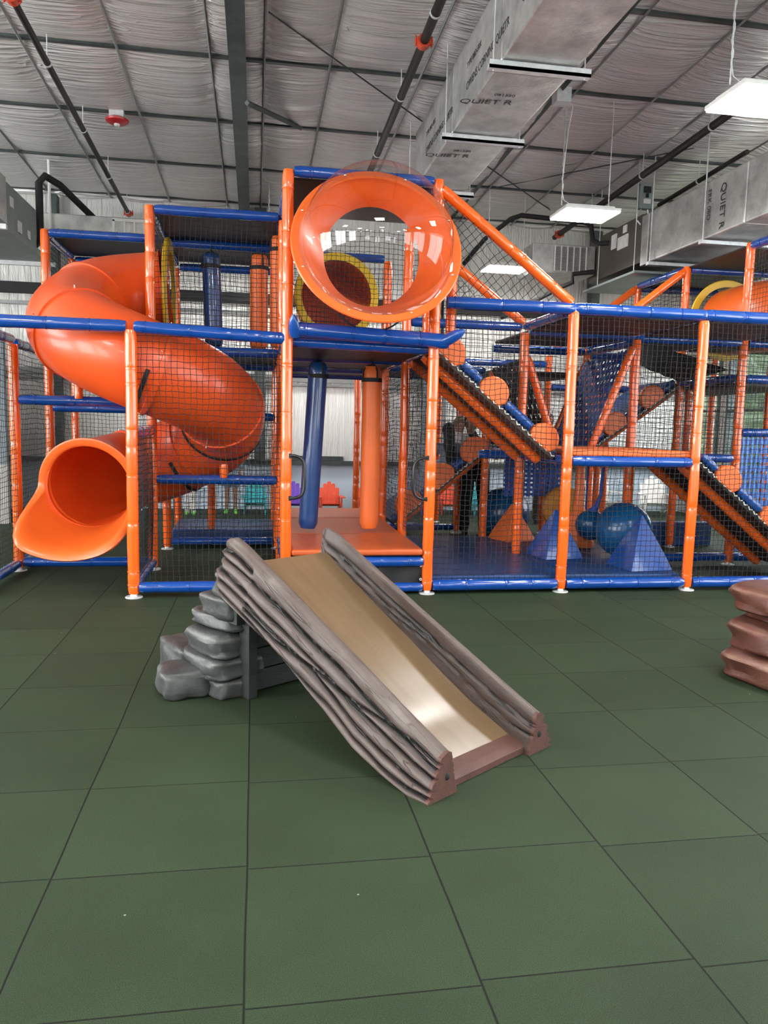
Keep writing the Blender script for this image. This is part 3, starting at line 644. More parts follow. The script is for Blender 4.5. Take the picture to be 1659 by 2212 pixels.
# decks and roofs
def deck(x0, x1, y0, y1, z, mat, th=.05, name='deck'):
    return MB().b2((x0, y0, z-th), (x1, y1, z)).build(name, M[mat], FR, False, .012)
deck(X(-1), X(0), Y(1), Y(3), 3.40, 'deck', .02, 'roof_panel'); deck(X(-2), X(-1), Y(2), Y(3), 3.40, 'deck', .02, 'roof_panel'); deck(X(0), X(1), Y(0)+.1, Y(1), 3.41, 'deck', .02, 'roof_panel')
deck(X(4), X(5), Y(1)+.1, Y(3), 3.42, 'deck', .02, 'roof_panel')
for m in range(3): deck(X(0)+.05, X(1)-.05, Y(m)+.05, Y(m+1)-.05, 2.11, 'deck')
for m in (1, 2): deck(X(-1)+.05, X(0)-.05, Y(m)+.05, Y(m+1)-.05, 2.13, 'deck')
for k in (2, 3, 4):
    for m in (0, 1): deck(X(k)+.05, X(k+1)-.05, Y(m)+.05, Y(m+1)-.05, 2.44, 'brown', .03, 'roof_panel')
for k in (1, 2): deck(X(k)+.05, X(k+1)-.05, Y(2)+.05, Y(3)-.05, 2.12, 'brown')
deck(X(2)+.06, X(3)-.02, Y(0)+.02, Y(1)-.05, 1.27, 'orgpad', .055, 'deck_pad'); deck(X(2)+.05, X(3)-.05, Y(0)+.06, Y(1)-.05, 1.20, 'deck')
deck(X(2)+.05, X(3)-.05, Y(1)+.05, Y(2)-.05, 1.20, 'deck'); deck(X(2)+.06, X(3)-.05, Y(2)+.05, Y(3)-.05, 1.22, 'deck'); deck(X(4)+.05, X(5)-.05, Y(1)+.05, Y(3)-.05, 2.0, 'deck')
# dark sling slope on the right
mb = MB(); A, B, Cc, D = V3((X(3)+.05, Y(1)+.02, 2.40)), V3((X(3)+.05, Y(1)+.02, 2.12)), V3((X(4)-.05, Y(2)-.1, 2.04)), V3((X(4)-.1, Y(1)+.1, 2.12))
def sl(i, j):
    u, v = i/12, j/6; p = A.lerp(D, u).lerp(B.lerp(Cc, u), v); p.z -= .05*math.sin(PI*u)*math.sin(PI*v)+.008*math.sin(u*19+v*3); return p
MB().grid(sl, 13, 7).build('fabric_slope', M['black'], FR)
# black cloth closing the gap under the entrance
def cl(i, j): 
    u, v = i/24, j/8; return V3((X(0)+.05+1.12*u, Y(0)+.02+.012*math.sin(u*23+v*4), .27-.25*v))
cfl = MB().grid(cl, 25, 9).build('skirt_cloth', M['black'], FR)
for z in (.25, .13, .05): MB().lathe([(.006, -.002), (.012, -.002), (.012, .002), (.006, .002)], (X(1)-.06, Y(0)-.015, z), 'y', 14, True).build('grommet', M['galv'], cfl)
# ---- nets
class Net:
    def __init__(s): s.v = []; s.f = []
def net(o, u, v, poly, cell=.047, ang=0, seed=0, bulge=.035, r=.0026, jit=.10, parent=None, name='safety_net'):
    o, u, v = V3(o), V3(u).normalized(), V3(v).normalized(); nrm = u.cross(v)
    ca, sa = math.cos(ang), math.sin(ang); e1 = (ca, sa); e2 = (-sa, ca)
    P = [(p[0]*e1[0]+p[1]*e1[1], p[0]*e2[0]+p[1]*e2[1]) for p in poly]
    cx = sum(p[0] for p in poly)/len(poly); cy = sum(p[1] for p in poly)/len(poly)
    R = max(math.hypot(p[0]-cx, p[1]-cy) for p in poly)
    def span(axis, val):
        ts = []
        for a, b in zip(P, P[1:]+P[:1]):
            a0, b0 = a[axis], b[axis]
            if (a0-val)*(b0-val) < 0: t = (val-a0)/(b0-a0); ts.append(a[1-axis]+(b[1-axis]-a[1-axis])*t)
        return (min(ts), max(ts)) if len(ts) >= 2 else None
    def pos(p, q, i, j, inner):
        x = p*e1[0]+q*e2[0]; y = p*e1[1]+q*e2[1]
        fall = max(0, 1-(math.hypot(x-cx, y-cy)/R)**2)
        dx = cell*.5*noise.noise(V3((x*2.1, y*2.1, seed))); dy = cell*.8*noise.noise(V3((x*1.7, y*1.7, seed+9)))
        if inner:
            h = random.Random(i*7919+j*104729+seed*31); dx += cell*jit*h.uniform(-1, 1); dy += cell*jit*h.uniform(-1, 1)
            if (i+j) % 2: dy += cell*.07
        off = bulge*fall*(.4+noise.noise(V3((x*1.1, y*1.1, seed+3))))
        return o+u*(x+dx*fall**.3)+v*(y+dy*fall**.3)+nrm*off
    mb = MB()
    for axis in (0, 1):
        lo = min(p[axis] for p in P); hi = max(p[axis] for p in P); i = math.ceil(lo/cell)
        while i*cell < hi:
            sp = span(axis, i*cell)
            if sp and sp[1]-sp[0] > cell*.4:
                pts = []
                def PP(t, j, inn):
                    return pos(i*cell, t, i, j, inn) if axis == 0 else pos(t, i*cell, j, i, inn)
                pts.append(PP(sp[0], -1, False)); j = math.floor(sp[0]/cell)+1
                while j*cell < sp[1]-1e-6:
                    pts.append(PP(j*cell, j, True)); j += 1
                pts.append(PP(sp[1], -1, False)); mb.tube(pts, r, 3, False)
            i += 1
    me = bpy.data.meshes.new(name); base = W.get((parent or FR).name, V3((0, 0, 0)))
    me.from_pydata([tuple(p-base) for p in mb.v], [], mb.f); me.materials.append(M['net'])
    ob = bpy.data.objects.new(name, me); C.objects.link(ob); ob.parent = parent or FR; return ob
ns = [0]
def nx(ka, kb, m, z0, z1, cell=.047, ang=0, **kw):
    ns[0] += 1; L = X(kb)-X(ka)-.07; return net((X(ka)+.035, Y(m), z0), (1, 0, 0), (0, 0, 1), [(0, 0), (L, 0), (L, z1-z0), (0, z1-z0)], cell, ang, ns[0], **kw)
def ny(k, ma, mb_, z0, z1, cell=.047, **kw):
    ns[0] += 1; L = Y(mb_)-Y(ma)-.07; return net((X(k), Y(ma)+.035, z0), (0, 1, 0), (0, 0, 1), [(0, 0), (L, 0), (L, z1-z0), (0, z1-z0)], cell, 0, ns[0], **kw)
nx(-1, 0, 0, .12, 2.10); nx(1, 2, 0, .12, 2.43); nx(2, 3, 0, .12, 2.43); nx(3, 4, 0, .12, 2.43); nx(4, 5, 0, .12, 2.43)
for a in ((-2, 0, 1, .1, 2.12), (-2, 1, 2, .1, 2.10), (-2, 2, 3, .1, 3.35), (-1, 0, 1, .1, 1.32), (-1, 1, 2, 2.2, 3.35), (0, 0, 1, .4, 2.08), (1, 0, 1, .4, 2.08), (1, 1, 2, .4, 2.08), (4, 0, 1, 2.5, 3.38), (4, 2, 3, 2.1, 3.35)): ny(*a)
for a in ((-1, 0, 1, 2.15, 3.35), (0, 1, 1, 2.15, 3.30), (-1, 0, 2, .12, 1.48), (-1, 0, 3, .12, 3.3), (-2, -1, 3, .12, 3.3), (1, 2, 1, 1.2, 2.44), (3, 4, 1, 1.2, 2.36), (2, 3, 2, 1.2, 2.3),
          (1, 2, 3, .12, 2.3), (2, 3, 3, .12, 2.3), (3, 4, 3, .12, 2.3), (3, 4, 2, 1.2, 2.3), (4, 5, 2, .12, 3.36), (0, 1, 2, 2.15, 3.2)): nx(*a)
ns[0] += 1; net((X(1)+.05, Y(0), 2.52), (1, 0, 0), (0, 0, 1), [(0, 0), (1.05, 0), (0, .80)], .055, .72, 91)
net((X(1)+.05, Y(1), 2.50), (1, 0, 0), (0, 0, 1), [(0, 0), (1.05, 0), (0, .78)], .05, .1, 92)
net((X(3)+.1, Y(2), 2.44), (1, 0, 0), (0, 0, 1), [(.05, 0), (1.08, 0), (1.08, .88)], .047, 0, 93)
net((X(3)+.1, Y(3), 2.44), (1, 0, 0), (0, 0, 1), [(.05, 0), (1.08, 0), (1.08, .88)], .047, 0, 94)
# ---- woven strap panels
def woven(A, B, Cc, D, nu, nv, w, mat, mat2, name='woven_panel', parent=None, fill=.6, fillv=.6):
    """A-B top edge, D-C bottom edge; nu straps down, nv straps across"""
    A, B, Cc, D = map(V3, (A, B, Cc, D)); n = (B-A).cross(D-A).normalized()
    def P(u, v): return A.lerp(B, u).lerp(D.lerp(Cc, u), v)
    mb = MB()
    def strip(fn, wid, N, m, ph):
        vs = []; 
        for i in range(N+1):
            t = i/N; c, sdir = fn(t); o = n*(.003*math.cos(PI*(t*N/2+ph)))
            vs += [c-sdir*wid/2+o, c+sdir*wid/2+o]
        mb.add(vs, [(2*i, 2*i+1, 2*i+3, 2*i+2) for i in range(N)], m)
    su = (B-A).length/nu*fill; sv = (D-A).length/nv*fillv
    for i in range(nu):
        u = (i+.5)/nu; strip(lambda t: (P(u, t), (B-A).normalized()), su, nv*2, 1, i % 2)
    for j in range(nv):
        v = (j+.5)/nv; strip(lambda t: (P(t, v), (D-A).normalized()), sv, nu*2, 0, (j+1) % 2)
    o = mb.build(name, [M[mat], M[mat2]], parent or FR, False, 0, 0, 0, False)
    md = o.modifiers.new('thick', 'SOLIDIFY'); md.thickness = .003; return o
woven((3.86, 8.80, 2.24), (3.88, 7.66, 2.30), (3.46, 7.66, 1.26), (3.50, 8.80, 1.26), 14, 13, .05, 'weave', 'weave')
woven((2.72, 8.80, 2.12), (2.74, 7.70, 2.18), (3.08, 7.70, 1.28), (3.06, 8.80, 1.28), 9, 9, .06, 'weaveb', 'weaveb', fill=.7, fillv=.6)
woven((X(4)+.04, Y(1)-.02, 1.40), (X(5)-.04, Y(1)-.02, 1.42), (X(5)-.04, Y(1)-.02, .15), (X(4)+.04, Y(1)-.02, .15), 21, 13, .03, 'weave', 'weavel', fill=.5, fillv=.62)
sd[0] += 1; padded((X(4)+.04, Y(1), 1.45), (X(5)-.04, Y(1), 1.46), .047, sd[0]).build('rail', M['blu_x'], FR)
woven((2.95, 8.9, 1.12), (3.80, 8.9, 1.12), (3.80, 8.9, .62), (2.95, 8.9, .62), 12, 9, .03, 'weave', 'weave')
for i in range(3):
    x = 3.52+.055*i; MB().b2((x, 8.05, .22), (x+.022, 8.055, 1.15)).build('hanging_strap', M['weave'], FR, False)
# ---------------------------------------------------------------- ramps
def ramp_unit(x0, z0, x1, z1, ya, yb, lb, topm, blobs, side='y0', underm='brown', rs=.148, flare=1.0):
    t = thing('padded_ramp', lb, 'ramp', (x0, (ya+yb)/2, z0), 'padded ramps of the climbing frame')
    d = V3((x1-x0, 0, z1-z0)); L = d.length; d.normalize(); nrm = V3((-d.z, 0, d.x)); 
    if nrm.z < 0: nrm = -nrm
    O = V3((x0, 0, z0))
    def P(s, y, h): return O+d*s+nrm*h+V3((0, y, 0))
    def slab(s0, s1, y0, y1, h0, h1, name, mat, bev=.01):
        vs = [P(s, y, h) for h in (h0, h1) for s, y in ((s0, y0), (s1, y0), (s1, y1), (s0, y1))]
        return MB().add(vs, [(0, 3, 2, 1), (4, 5, 6, 7), (0, 1, 5, 4), (1, 2, 6, 5), (2, 3, 7, 6), (3, 0, 4, 7)]).build(name, mat, t, False, bev)
    slab(0, L, ya, yb, -.045, .0, 'base_panel', M[underm]); slab(0, L, ya+.05, yb-.02, .0, .05, 'mat', M[topm])
    nb = 4
    for y in (ya+.22, yb-.12):
        sd[0] += 1; padded(P(.03, y, -.085), P(L-.03, y, -.085), .046, sd[0]).build('under_rail', M['org_x'], t)
    sy = ya+.03
    for s in blobs:
        R = rs; poly = []
        for i in range(25):
            a = PI*i/24; poly.append((s-R*math.cos(a)*(1.0), .015+R*1.15*math.sin(a)**.85))
        poly = [(s-R*.75, -.02)]+poly[1:-1]+[(s+R*.75, -.02)]
        MB().prism(poly, -.045, .045, lambda a_, b_, c_: P(a_, sy+c_, b_)).build('side_bumper', M['orgpad'], t, True, .018)
    bs = sorted(blobs); ed = [0.02]+[x for s in bs for x in (s-rs*1.0, s+rs*1.0)]+[L-.02]
    for a, b in zip(ed[::2], ed[1::2]):
        if b-a > .08:
            sd[0] += 1; padded(P(a+.01, sy, .055), P(b-.01, sy, .055), .04, sd[0], 16, 1.6).build('side_roll', M['blu'], t)
    mb = MB(); N = int(L/.07)
    for i in range(N):
        a = L*(i+.1)/N; b = L*(i+.85)/N; mb.tube([P(a, ya-.006, -.004), P((a+b)/2, ya-.010, -.022), P(b, ya-.006, -.004)], .006, 5)
    mb.build('lacing', M['white'], t)
    return t
ramp_unit(X(1)+.02, 2.14, X(2)-.05, 1.20, Y(0)+.14, Y(1)-.16, 'long orange railed padded ramp going down from the bubble box to the right', 'blumat', (.16, .68, 1.30))
ramp_unit(X(3)+.12, 1.20, X(4)+.28, .12, Y(0)+.16, Y(1)-.10, 'dark padded ramp at the lower right corner of the climbing frame', 'black', (.38, 1.0, 1.5), underm='black')
ramp_unit(X(2)-.02, 1.20, X(1)+.12, .30, Y(2)-.08, Y(3)-.15, 'blue mat ramp at centre going down to the left where a girl sits', 'blumat', (.12, .62, 1.12), rs=.18)
ramp_unit(X(4)-.02, 2.02, X(3)+.1, 1.22, Y(2)-.02, Y(3)-.15, 'blue mat ramp in the upper right bay going down to the left', 'blumat', (.38, .95), rs=.17)
# ---------------------------------------------------------------- spiral tube slide
SP = thing('spiral_tube_slide', 'orange spiral tube slide curling down at the left', 'slide', (-.98, 7.52, 0))
CX, CY = -.96, 7.50; RT = .388
ZC = [(60, 2.72), (90, 2.71), (135, 2.59), (180, 2.33), (225, 2.12), (270, 1.91), (315, 1.72), (360, 1.50), (405, 1.23), (450, 1.01), (495, .91), (540, .85), (580, .81), (640, .72)]
def zc(a):
    for q in range(1, len(ZC)-2):
        if a <= ZC[q+1][0] or q == len(ZC)-3:
            (x0, y0), (x1, y1), (x2, y2), (x3, y3) = ZC[q-1:q+3]; t = (a-x1)/(x2-x1)
            m1 = (y2-y0)/(x2-x0)*(x2-x1); m2 = (y3-y1)/(x3-x1)*(x2-x1)
            return (2*t**3-3*t*t+1)*y1+(t**3-2*t*t+t)*m1+(-2*t**3+3*t*t)*y2+(t**3-t*t)*m2
def cl_pt(a):  # degrees 90..540 round the turn; beyond: straight exit
    if a < 90: return V3((CX+(90-a)*.012, CY+.68, zc(a)))
    aa = min(a, 540); r = .66 if aa < 400 else .66-.15*((aa-400)/140)
    p = V3((CX+r*math.cos(math.radians(aa)), CY+r*math.sin(math.radians(aa)), zc(a)))
    if aa < 140: p.y += .02*(140-aa)/50
    if a > 540: p += V3((.03, -1, 0))*((a-540)*.012)
    return p
def frame(a):
    t = (cl_pt(a+1)-cl_pt(a-1)).normalized(); s = t.cross(V3((0, 0, 1))).normalized(); return t, s, s.cross(t)
def tubesec(a0, a1, r, inner, name, mat, rim=True, r0=None):
    N = max(4, int((a1-a0)/4)); rings = []
    for i in range(N+1):
        a = a0+(a1-a0)*i/N; rr = r
        rings.append((a, rr))
    if rim:
        e = 1.3
        rings = [(a0, r+.016), (a0+e, r+.016), (a0+e*1.1, r)]+[q for q in rings if a0+e*1.2 < q[0] < a1-e*1.2]+[(a1-e*1.1, r), (a1-e, r+.016), (a1, r+.016)]
    rings = rings+[(a, inner) for a, _ in reversed(rings)]
    n = 48
    def fn(k, j):
        a, rr = rings[j]; t, s, u = frame(a); an = 2*PI*k/n; c = cl_pt(a); return c+s*math.cos(an)*rr+u*math.sin(an)*rr
    return MB().grid(fn, n, len(rings), True).build(name, mat, SP, True, 0, 50)
cuts = [84, 150, 216, 282, 348, 414, 480, 556]
for a, b in zip(cuts[:-1], cuts[1:]):
    s = tubesec(a, b, RT, RT-.012, 'tube_section', M['slide'])
    for k in range(6):
        t, sv, u = frame(b-3); an = 2*PI*(k+.3)/6; dr = sv*math.cos(an)+u*math.sin(an); c = cl_pt(b-2)+dr*(RT+.012); MB().tube([c, c+dr*.02], .006, 6).build('bolt', M['chrome'], s)
# yellow entrance flange (lies in the bay wall)
MB().lathe([(.40, -.02), (.52, -.02), (.535, -.01), (.535, .01), (.52, .02), (.40, .02)], (CX+.10, CY+.70, 2.71), 'x', 48, True).build('entrance_flange', M['yellow'], SP)
# exit scoop
def scoop():
    a = 556; t, s, u = frame(a); c = cl_pt(a); n = 64; rows_ = []
    tt = V3((-.19, -1, -.18)).normalized(); s = tt.cross(V3((0, 0, 1))).normalized(); u = s.cross(tt)
    def bl(an):
        q = max(0, min(1, (-math.sin(an)+.08)/.95)); return q*q*(3-2*q)
    prof = [(0, 0, 0), (.12, 0, 0), (.3, 0, 0), (.5, 0, 0), (.75, 0, 0), (.93, .004, 0), (1.0, .030, 0), (1.02, .060, 0), (1.0, .074, 0), (.96, .078, 0), (.94, .070, 0), (.90, .024, 2), (.75, 0, 2), (.5, 0, 2), (.25, 0, 2), (0, 0, 2)]
    def fn(k, j):
        an = 2*PI*k/n; f, out, side = prof[j]; b = bl(an); L = .07+.62*b; g = f*f*(3-2*min(1, f))
        rr = RT-.012+(.012 if side == 2 else 0)
        wx = 1+.48*b*g; wz = 1+.08*b*g
        return c+tt*L*f+s*math.cos(an)*(rr*wx+out)+u*math.sin(an)*(rr*wz+out)
    return MB().grid(fn, n, len(prof), True).build('exit_scoop', M['exitpl'], SP, True, 0, 70)
scoop()
# black retaining bands
def band(a, a0, a1, r=RT+.006):
    t, s, u = frame(a); c = cl_pt(a); vs = []; N = 24
    for i in range(N+1):
        an = math.radians(a0+(a1-a0)*i/N); dr = s*math.cos(an)+u*math.sin(an)
        for w, q in ((-.018, 0), (.018, 0), (.018, .006), (-.018, .006)): vs.append(c+t*w+dr*(r+q))
    fs = [(4*i+k, 4*i+(k+1) % 4, 4*i+4+(k+1) % 4, 4*i+4+k) for i in range(N) for k in range(4)]+[(0, 1, 2, 3), (4*N+3, 4*N+2, 4*N+1, 4*N)]
    MB().add(vs, fs).build('black_band', M['black'], SP, False)
band(277, -92, -6); band(372, 180, 330); band(372, 180, 20+360-180)
band(430, 190, 350)
# ---------------------------------------------------------------- bubble window
BW = thing('bubble_window', 'clear domed bubble window in a wide orange ring high at centre', 'bubble window', (.90, 6.2, 2.80))
bc = V3((.925, 6.10, 2.825)); tilt = Matrix.Rotation(math.radians(-20), 3, 'X'); TT = math.tan(math.radians(20))
def bw(prof, name, mat, n=72, closed=False, ang=40):
    mb = MB().lathe(prof, (0, 0, 0), 'y', n, closed)
    mb.v = [V3((v.x+.05*v.y, v.y*1.0+v.z*TT*max(0, 1-max(0, v.y)/.40), v.z*(1-.075*max(0, 1-max(0, v.y)/.4))))+bc for v in mb.v]; return mb.build(name, mat, BW, True, 0, ang)
bw([(.605, -.03), (.66, -.03), (.670, -.02), (.670, -.005), (.66, .0), (.63, .012), (.60, .06), (.53, .23), (.45, .38), (.445, .43), (.407, .43), (.40, .42), (.44, .33), (.51, .18), (.585, .03), (.598, -.01)], 'ring', M['exitpl'], 72, True)
DR = .585
prof = [(DR*math.sin(math.radians(a)), -.05-DR*math.cos(math.radians(a))*.97) for a in range(3, 91, 3)]+[(DR+.004, -.045), (.64, -.036)]
mb = MB().lathe(prof, (0, 0, 0), 'y', 96); base = len(mb.v); mb.v.append(V3((0, -.05-DR*.97, 0)))
mb.g.append(.6); mb.f += [(base, (k+1) % 96, k) for k in range(96)]; mb.mi += [0]*96
mb.v = [tilt @ p+bc for p in mb.v]; mb.build('dome', M['clear'], BW, True, 0, 0)
for k in range(8):
    an = 2*PI*(k+.5)/8; p = tilt @ V3((.625*math.cos(an), -.04, .625*math.sin(an)))+bc; MB().ell(p, (.009, .006, .009), 8, 6).build('bolt', M['chrome'], BW)
for s in (-1, 1):
    pts = [bc+tilt @ V3((s*.46*math.sin(a)*.9, .42-.06*abs(math.sin(a)), -.52*math.cos(a)-.0)) for a in [i*.09 for i in range(0, 9)]]
    MB().tube(pts, .022, 6, True, 0, None, .35).build('black_band', M['black'], BW)
# yellow crawl-tube opening behind the bubble
def crawl(c, r, L, lb, ax, bend=None):
    t = thing('crawl_tube', lb, 'crawl tube', c, 'crawl tubes in the upper level')
    MB().lathe([(r, -.015), (r+.075, -.015), (r+.085, 0), (r+.075, .015), (r, .015)], c, 'y', 48, True).build('flange', M['yellow'], t)
    if bend is None:
        MB().lathe([(r, 0), (r, L), (r+.012, L), (r+.012, 0)], c, 'y', 48, True).lathe([(0.001, L*.98), (r, L*.98)], c, 'y', 48).build('tube_section', M['slide'], t, True, 0, 50)
    else: bend(t)
    return t
crawl((.88, 8.72, 2.85), .385, .9, 'dark orange crawl tube opening with yellow rim behind the bubble', 'y')
def bend(t):
    c0 = V3((5.72, 8.80, 2.78)); pts = []
    for i in range(4): pts.append(c0+V3((0, -.12*i, 0)))
    c1 = pts[-1]
    for i in range(1, 13):
        a = PI/2*i/12; pts.append(c1+V3((.55*(1-math.cos(a)), -.55*math.sin(a), 0)))
    for i in range(1, 6): pts.append(pts[-1]+V3((.2, 0, 0)))
    MB().tube(pts, .40, 40, True).build('tube_section', M['exitpl'], t, True, 0, 50)
crawl((5.66, 8.80, 2.80), .40, .5, 'bright orange tube with yellow flange at the right edge, upper level', 'y', bend)
# ---------------------------------------------------------------- hanging bags
def bag(x, y, z0, z1, r, mat, lb, top=(0, 0), strapm='black'):
    t = thing('punching_bag', lb, 'punching bag', (x, y, z0), 'hanging bags in the climbing frame')
    N = 30; pts = []; rr = []
    for i in range(N+1):
        f = i/N; pts.append((x+top[0]*f, y+top[1]*f, z0+(z1-z0)*f)); e = min(f, 1-f)*(z1-z0); rr.append(r*(math.sqrt(max(0, 1-(1-min(1, e/.05))**2))*.25+.75)*(1+.008*noise.noise(V3((f*22, x*9, 0)))))
    MB().tube(pts, rr, 28).build('bag_body', mat, t, True, 0, 60)
    tv = V3((x+top[0], y+top[1], z1)); sh = MB().lathe([(r+.002, -.02), (r+.006, -.018), (r+.006, .018), (r+.002, .02)], tv-V3((0, 0, .13)), 'z', 28, True)
    for q in (0, PI/2):
        c, s = math.cos(q+.4), math.sin(q+.4); arc = [tv+V3((c*(r+.005)*math.cos(a), s*(r+.005)*math.cos(a), -.12+(.135 if True else 0)*math.sin(a)**.6 if 0 < a < PI else -.12)) for a in [PI*i/14 for i in range(15)]]
        sh.tube(arc, .012, 6, True, 0, None, .5)
    sh.tube([tv, tv+V3((0, 0, .06))], .012, 6).build('strap_harness', M[strapm], t)
    return t
M['blubag'] = vinyl('navy blue bag vinyl', (.004, .052, .21), (1.2, 1.2, .2), .2, .35)
MB_B, MB_O = M['blubag'], M['orgpad']
bag(.505, 7.45, .43, 2.02, .092, MB_B, 'leaning blue hanging bag in the entrance bay', (.085, 0))
bag(1.108, 7.46, .43, 2.00, .093, MB_O, 'orange hanging bag in the entrance bay, right of the blue one')
bag(-.42, 8.2, 2.2, 3.12, .092, MB_B, 'blue hanging bag on the upper left deck', (-.03, 0))
bag(.03, 8.25, 2.2, 3.14, .092, MB_O, 'orange hanging bag on the upper left deck, right of the blue one')
bag(.22, 8.0, 2.2, 3.28, .083, MB_O, 'orange hanging bag half hidden by the tall post left of the bubble')
# D handles at the entrance
for s, x in ((1, X(0)+.03), (-1, X(1)-.03)):
    t = thing('grab_handle', 'black D-shaped grab handle on the %s post of the entrance' % ('left' if s > 0 else 'right'), 'handle', (x, Y(0)-.02, 1.0), 'grab handles at the entrance')
    pts = [(0, .175), (.04, .175), (.075, .165), (.105, .14), (.118, .10), (.12, .0), (.118, -.10), (.105, -.14), (.075, -.165), (.04, -.175), (0, -.175)]
    MB().tube([(x+s*a, Y(0)-.03, 1.0+b) for a, b in pts], .0135, 12).build('grip', M['blackpipe'], t)
    for z in (1.175, .825): MB().box((x, Y(0)-.03, z), (.025, .02, .04)).build('mount', M['blackpipe'], t, False, .003)
# ---------------------------------------------------------------- mats
def matobj(x0, x1, y0, y1, z0, z1, mat, lb, nm='play_mat', bev=.02):
    def fn(p): return p
    o = MB().b2((x0, y0, z0), (x1, y1, z1)).build(nm, M[mat], None, True, bev, 35); return tag(o, lb, 'mat', 'vinyl floor mats in the climbing frame')
matobj(.30, 1.42, 6.36, 7.30, .34, .395, 'orgmat', 'front orange floor mat of the entrance, nearest the toddler slide')
matobj(.30, 1.42, 7.31, 8.57, .34, .393, 'orgmat', 'middle orange floor mat under the hanging bags')
matobj(.30, 1.42, 8.58, 9.60, .34, .393, 'orgmat', 'rear orange floor mat behind the hanging bags')
MB().b2((.32, 6.45, .04), (1.40, 9.55, .335)).build('platform', M['black'], FR, False)
matobj(1.50, 2.74, 6.47, 8.0, .03, .145, 'blumat', 'blue floor mat in the front bay right of the entrance'); matobj(2.76, 3.88, 6.47, 8.0, .03, .145, 'blumat', 'blue floor mat under the blue pyramids')
matobj(1.50, 3.88, 8.01, 8.9, .03, .143, 'blumat', 'blue floor mat under the orange pyramid, behind the front mats')
matobj(-.95, .22, 9.0, 10.0, .08, .20, 'blumat', 'raised blue mat at the back below the spiral slide')
matobj(.95, 2.2, 10.2, 10.35, .03, .12, 'blumat', 'low blue mat edge at the back, left of the girl')
matobj(4.55, 5.75, 8.92, 9.02, .0, .31, 'blumat', 'upright dark blue barrier mat behind the right ramp', 'barrier_mat')
# ---------------------------------------------------------------- foam shapes and balls
def pyramid(c, s, h, rz, mat, lb):
    t = thing('foam_pyramid', lb, 'foam pyramid', c, 'foam pyramids on the blue mats'); R = Matrix.Rotation(rz, 3, 'Z'); c = V3(c); a = .022
    lv = [(s, 0), (s*1.0, .012)]; vs = []
    N = 14
    for i in range(N+1):
        f = i/N; w = s*(1-f)+a*f; w *= 1+.05*math.sin(PI*f)
        for x, y in ((-1, -1), (0, -1.02), (1, -1), (1.02, 0), (1, 1), (0, 1.02), (-1, 1), (-1.02, 0)): vs.append(c+R @ V3((x*w/2, y*w/2, h*f)))
    fs = [(i*8+k, i*8+(k+1) % 8, i*8+8+(k+1) % 8, i*8+8+k) for i in range(N) for k in range(8)]+[tuple(range(7, -1, -1)), tuple(N*8+k for k in range(8))]
    MB().add(vs, fs).build('foam_body', mat, t, True, .006, 30); return t
pyramid((3.63, 6.78, .146), .44, .50, math.radians(6), M['blu'], 'blue foam pyramid at right front, before the big blue ball')
pyramid((3.03, 7.42, .146), .43, .48, math.radians(8), M['blu'], 'blue foam pyramid half hidden by the post, left of the big blue ball')
pyramid((2.97, 8.58, .144), .40, .42, math.radians(20), M['orgpad'], 'orange foam pyramid behind the front blue mat')
def ball(c, r, lb, nm='exercise_ball'):
    o = MB().ell((0, 0, 0), (r, r, r), 48, 32).build(nm, M['ball'], None, True, 0, 0); o.location = c; return tag(o, lb, 'ball', 'big blue balls')
ball((3.73, 7.32, .145+.285), .285, 'big blue ball behind the right blue pyramid')
ball((3.12, 9.35, .03+.33), .33, 'dark blue ball behind the orange pyramid')
t = thing('hanging_ball', 'small dark blue ball hanging on a rope beside the big blue ball', 'ball', (3.62, 7.75, .4))
MB().ell((3.58, 7.78, .42), (.165, .165, .165), 28, 18).build('ball_body', M['ball'], t, True, 0, 0)
MB().tube([(3.59, 7.77, .56), (3.62, 7.75, .62), (3.66, 7.75, .75), (3.68, 7.75, 1.10)], [.06, .03, .018, .018], 10).build('rope', M['weave'], t)
MB().tube([(3.68, 7.75, 1.05), (3.68, 7.75, 1.16)], .03, 10).build('rope_sleeve', M['org_z'], t)
t = thing('foam_pin', 'orange skittle-shaped foam column left of the big blue ball', 'foam shape', (3.45, 7.95, .15))
pf = [(.0, 0), (.20, 0), (.205, .03), (.17, .18), (.115, .34), (.07, .44), (.06, .5), (.05, 1.1), (0, 1.1)]
MB().lathe(pf, (3.53, 8.0, .15), 'z', 6).build('foam_body', M['orgpad'], t, True, .02, 30)
t = thing('foam_disc', 'yellow orange round foam disc standing behind the skittle shape', 'foam shape', (3.5, 8.75, .15))
MB().lathe([(0, -.05), (.24, -.05), (.26, -.03), (.26, .03), (.24, .05), (0, .05)], (3.66, 8.75, .50), 'y', 40).build('disc', M['yelorg'], t)
MB().b2((3.64, 8.72, .15), (3.8, 8.78, .34)).build('stand', M['orgmat'], t, False, .01)
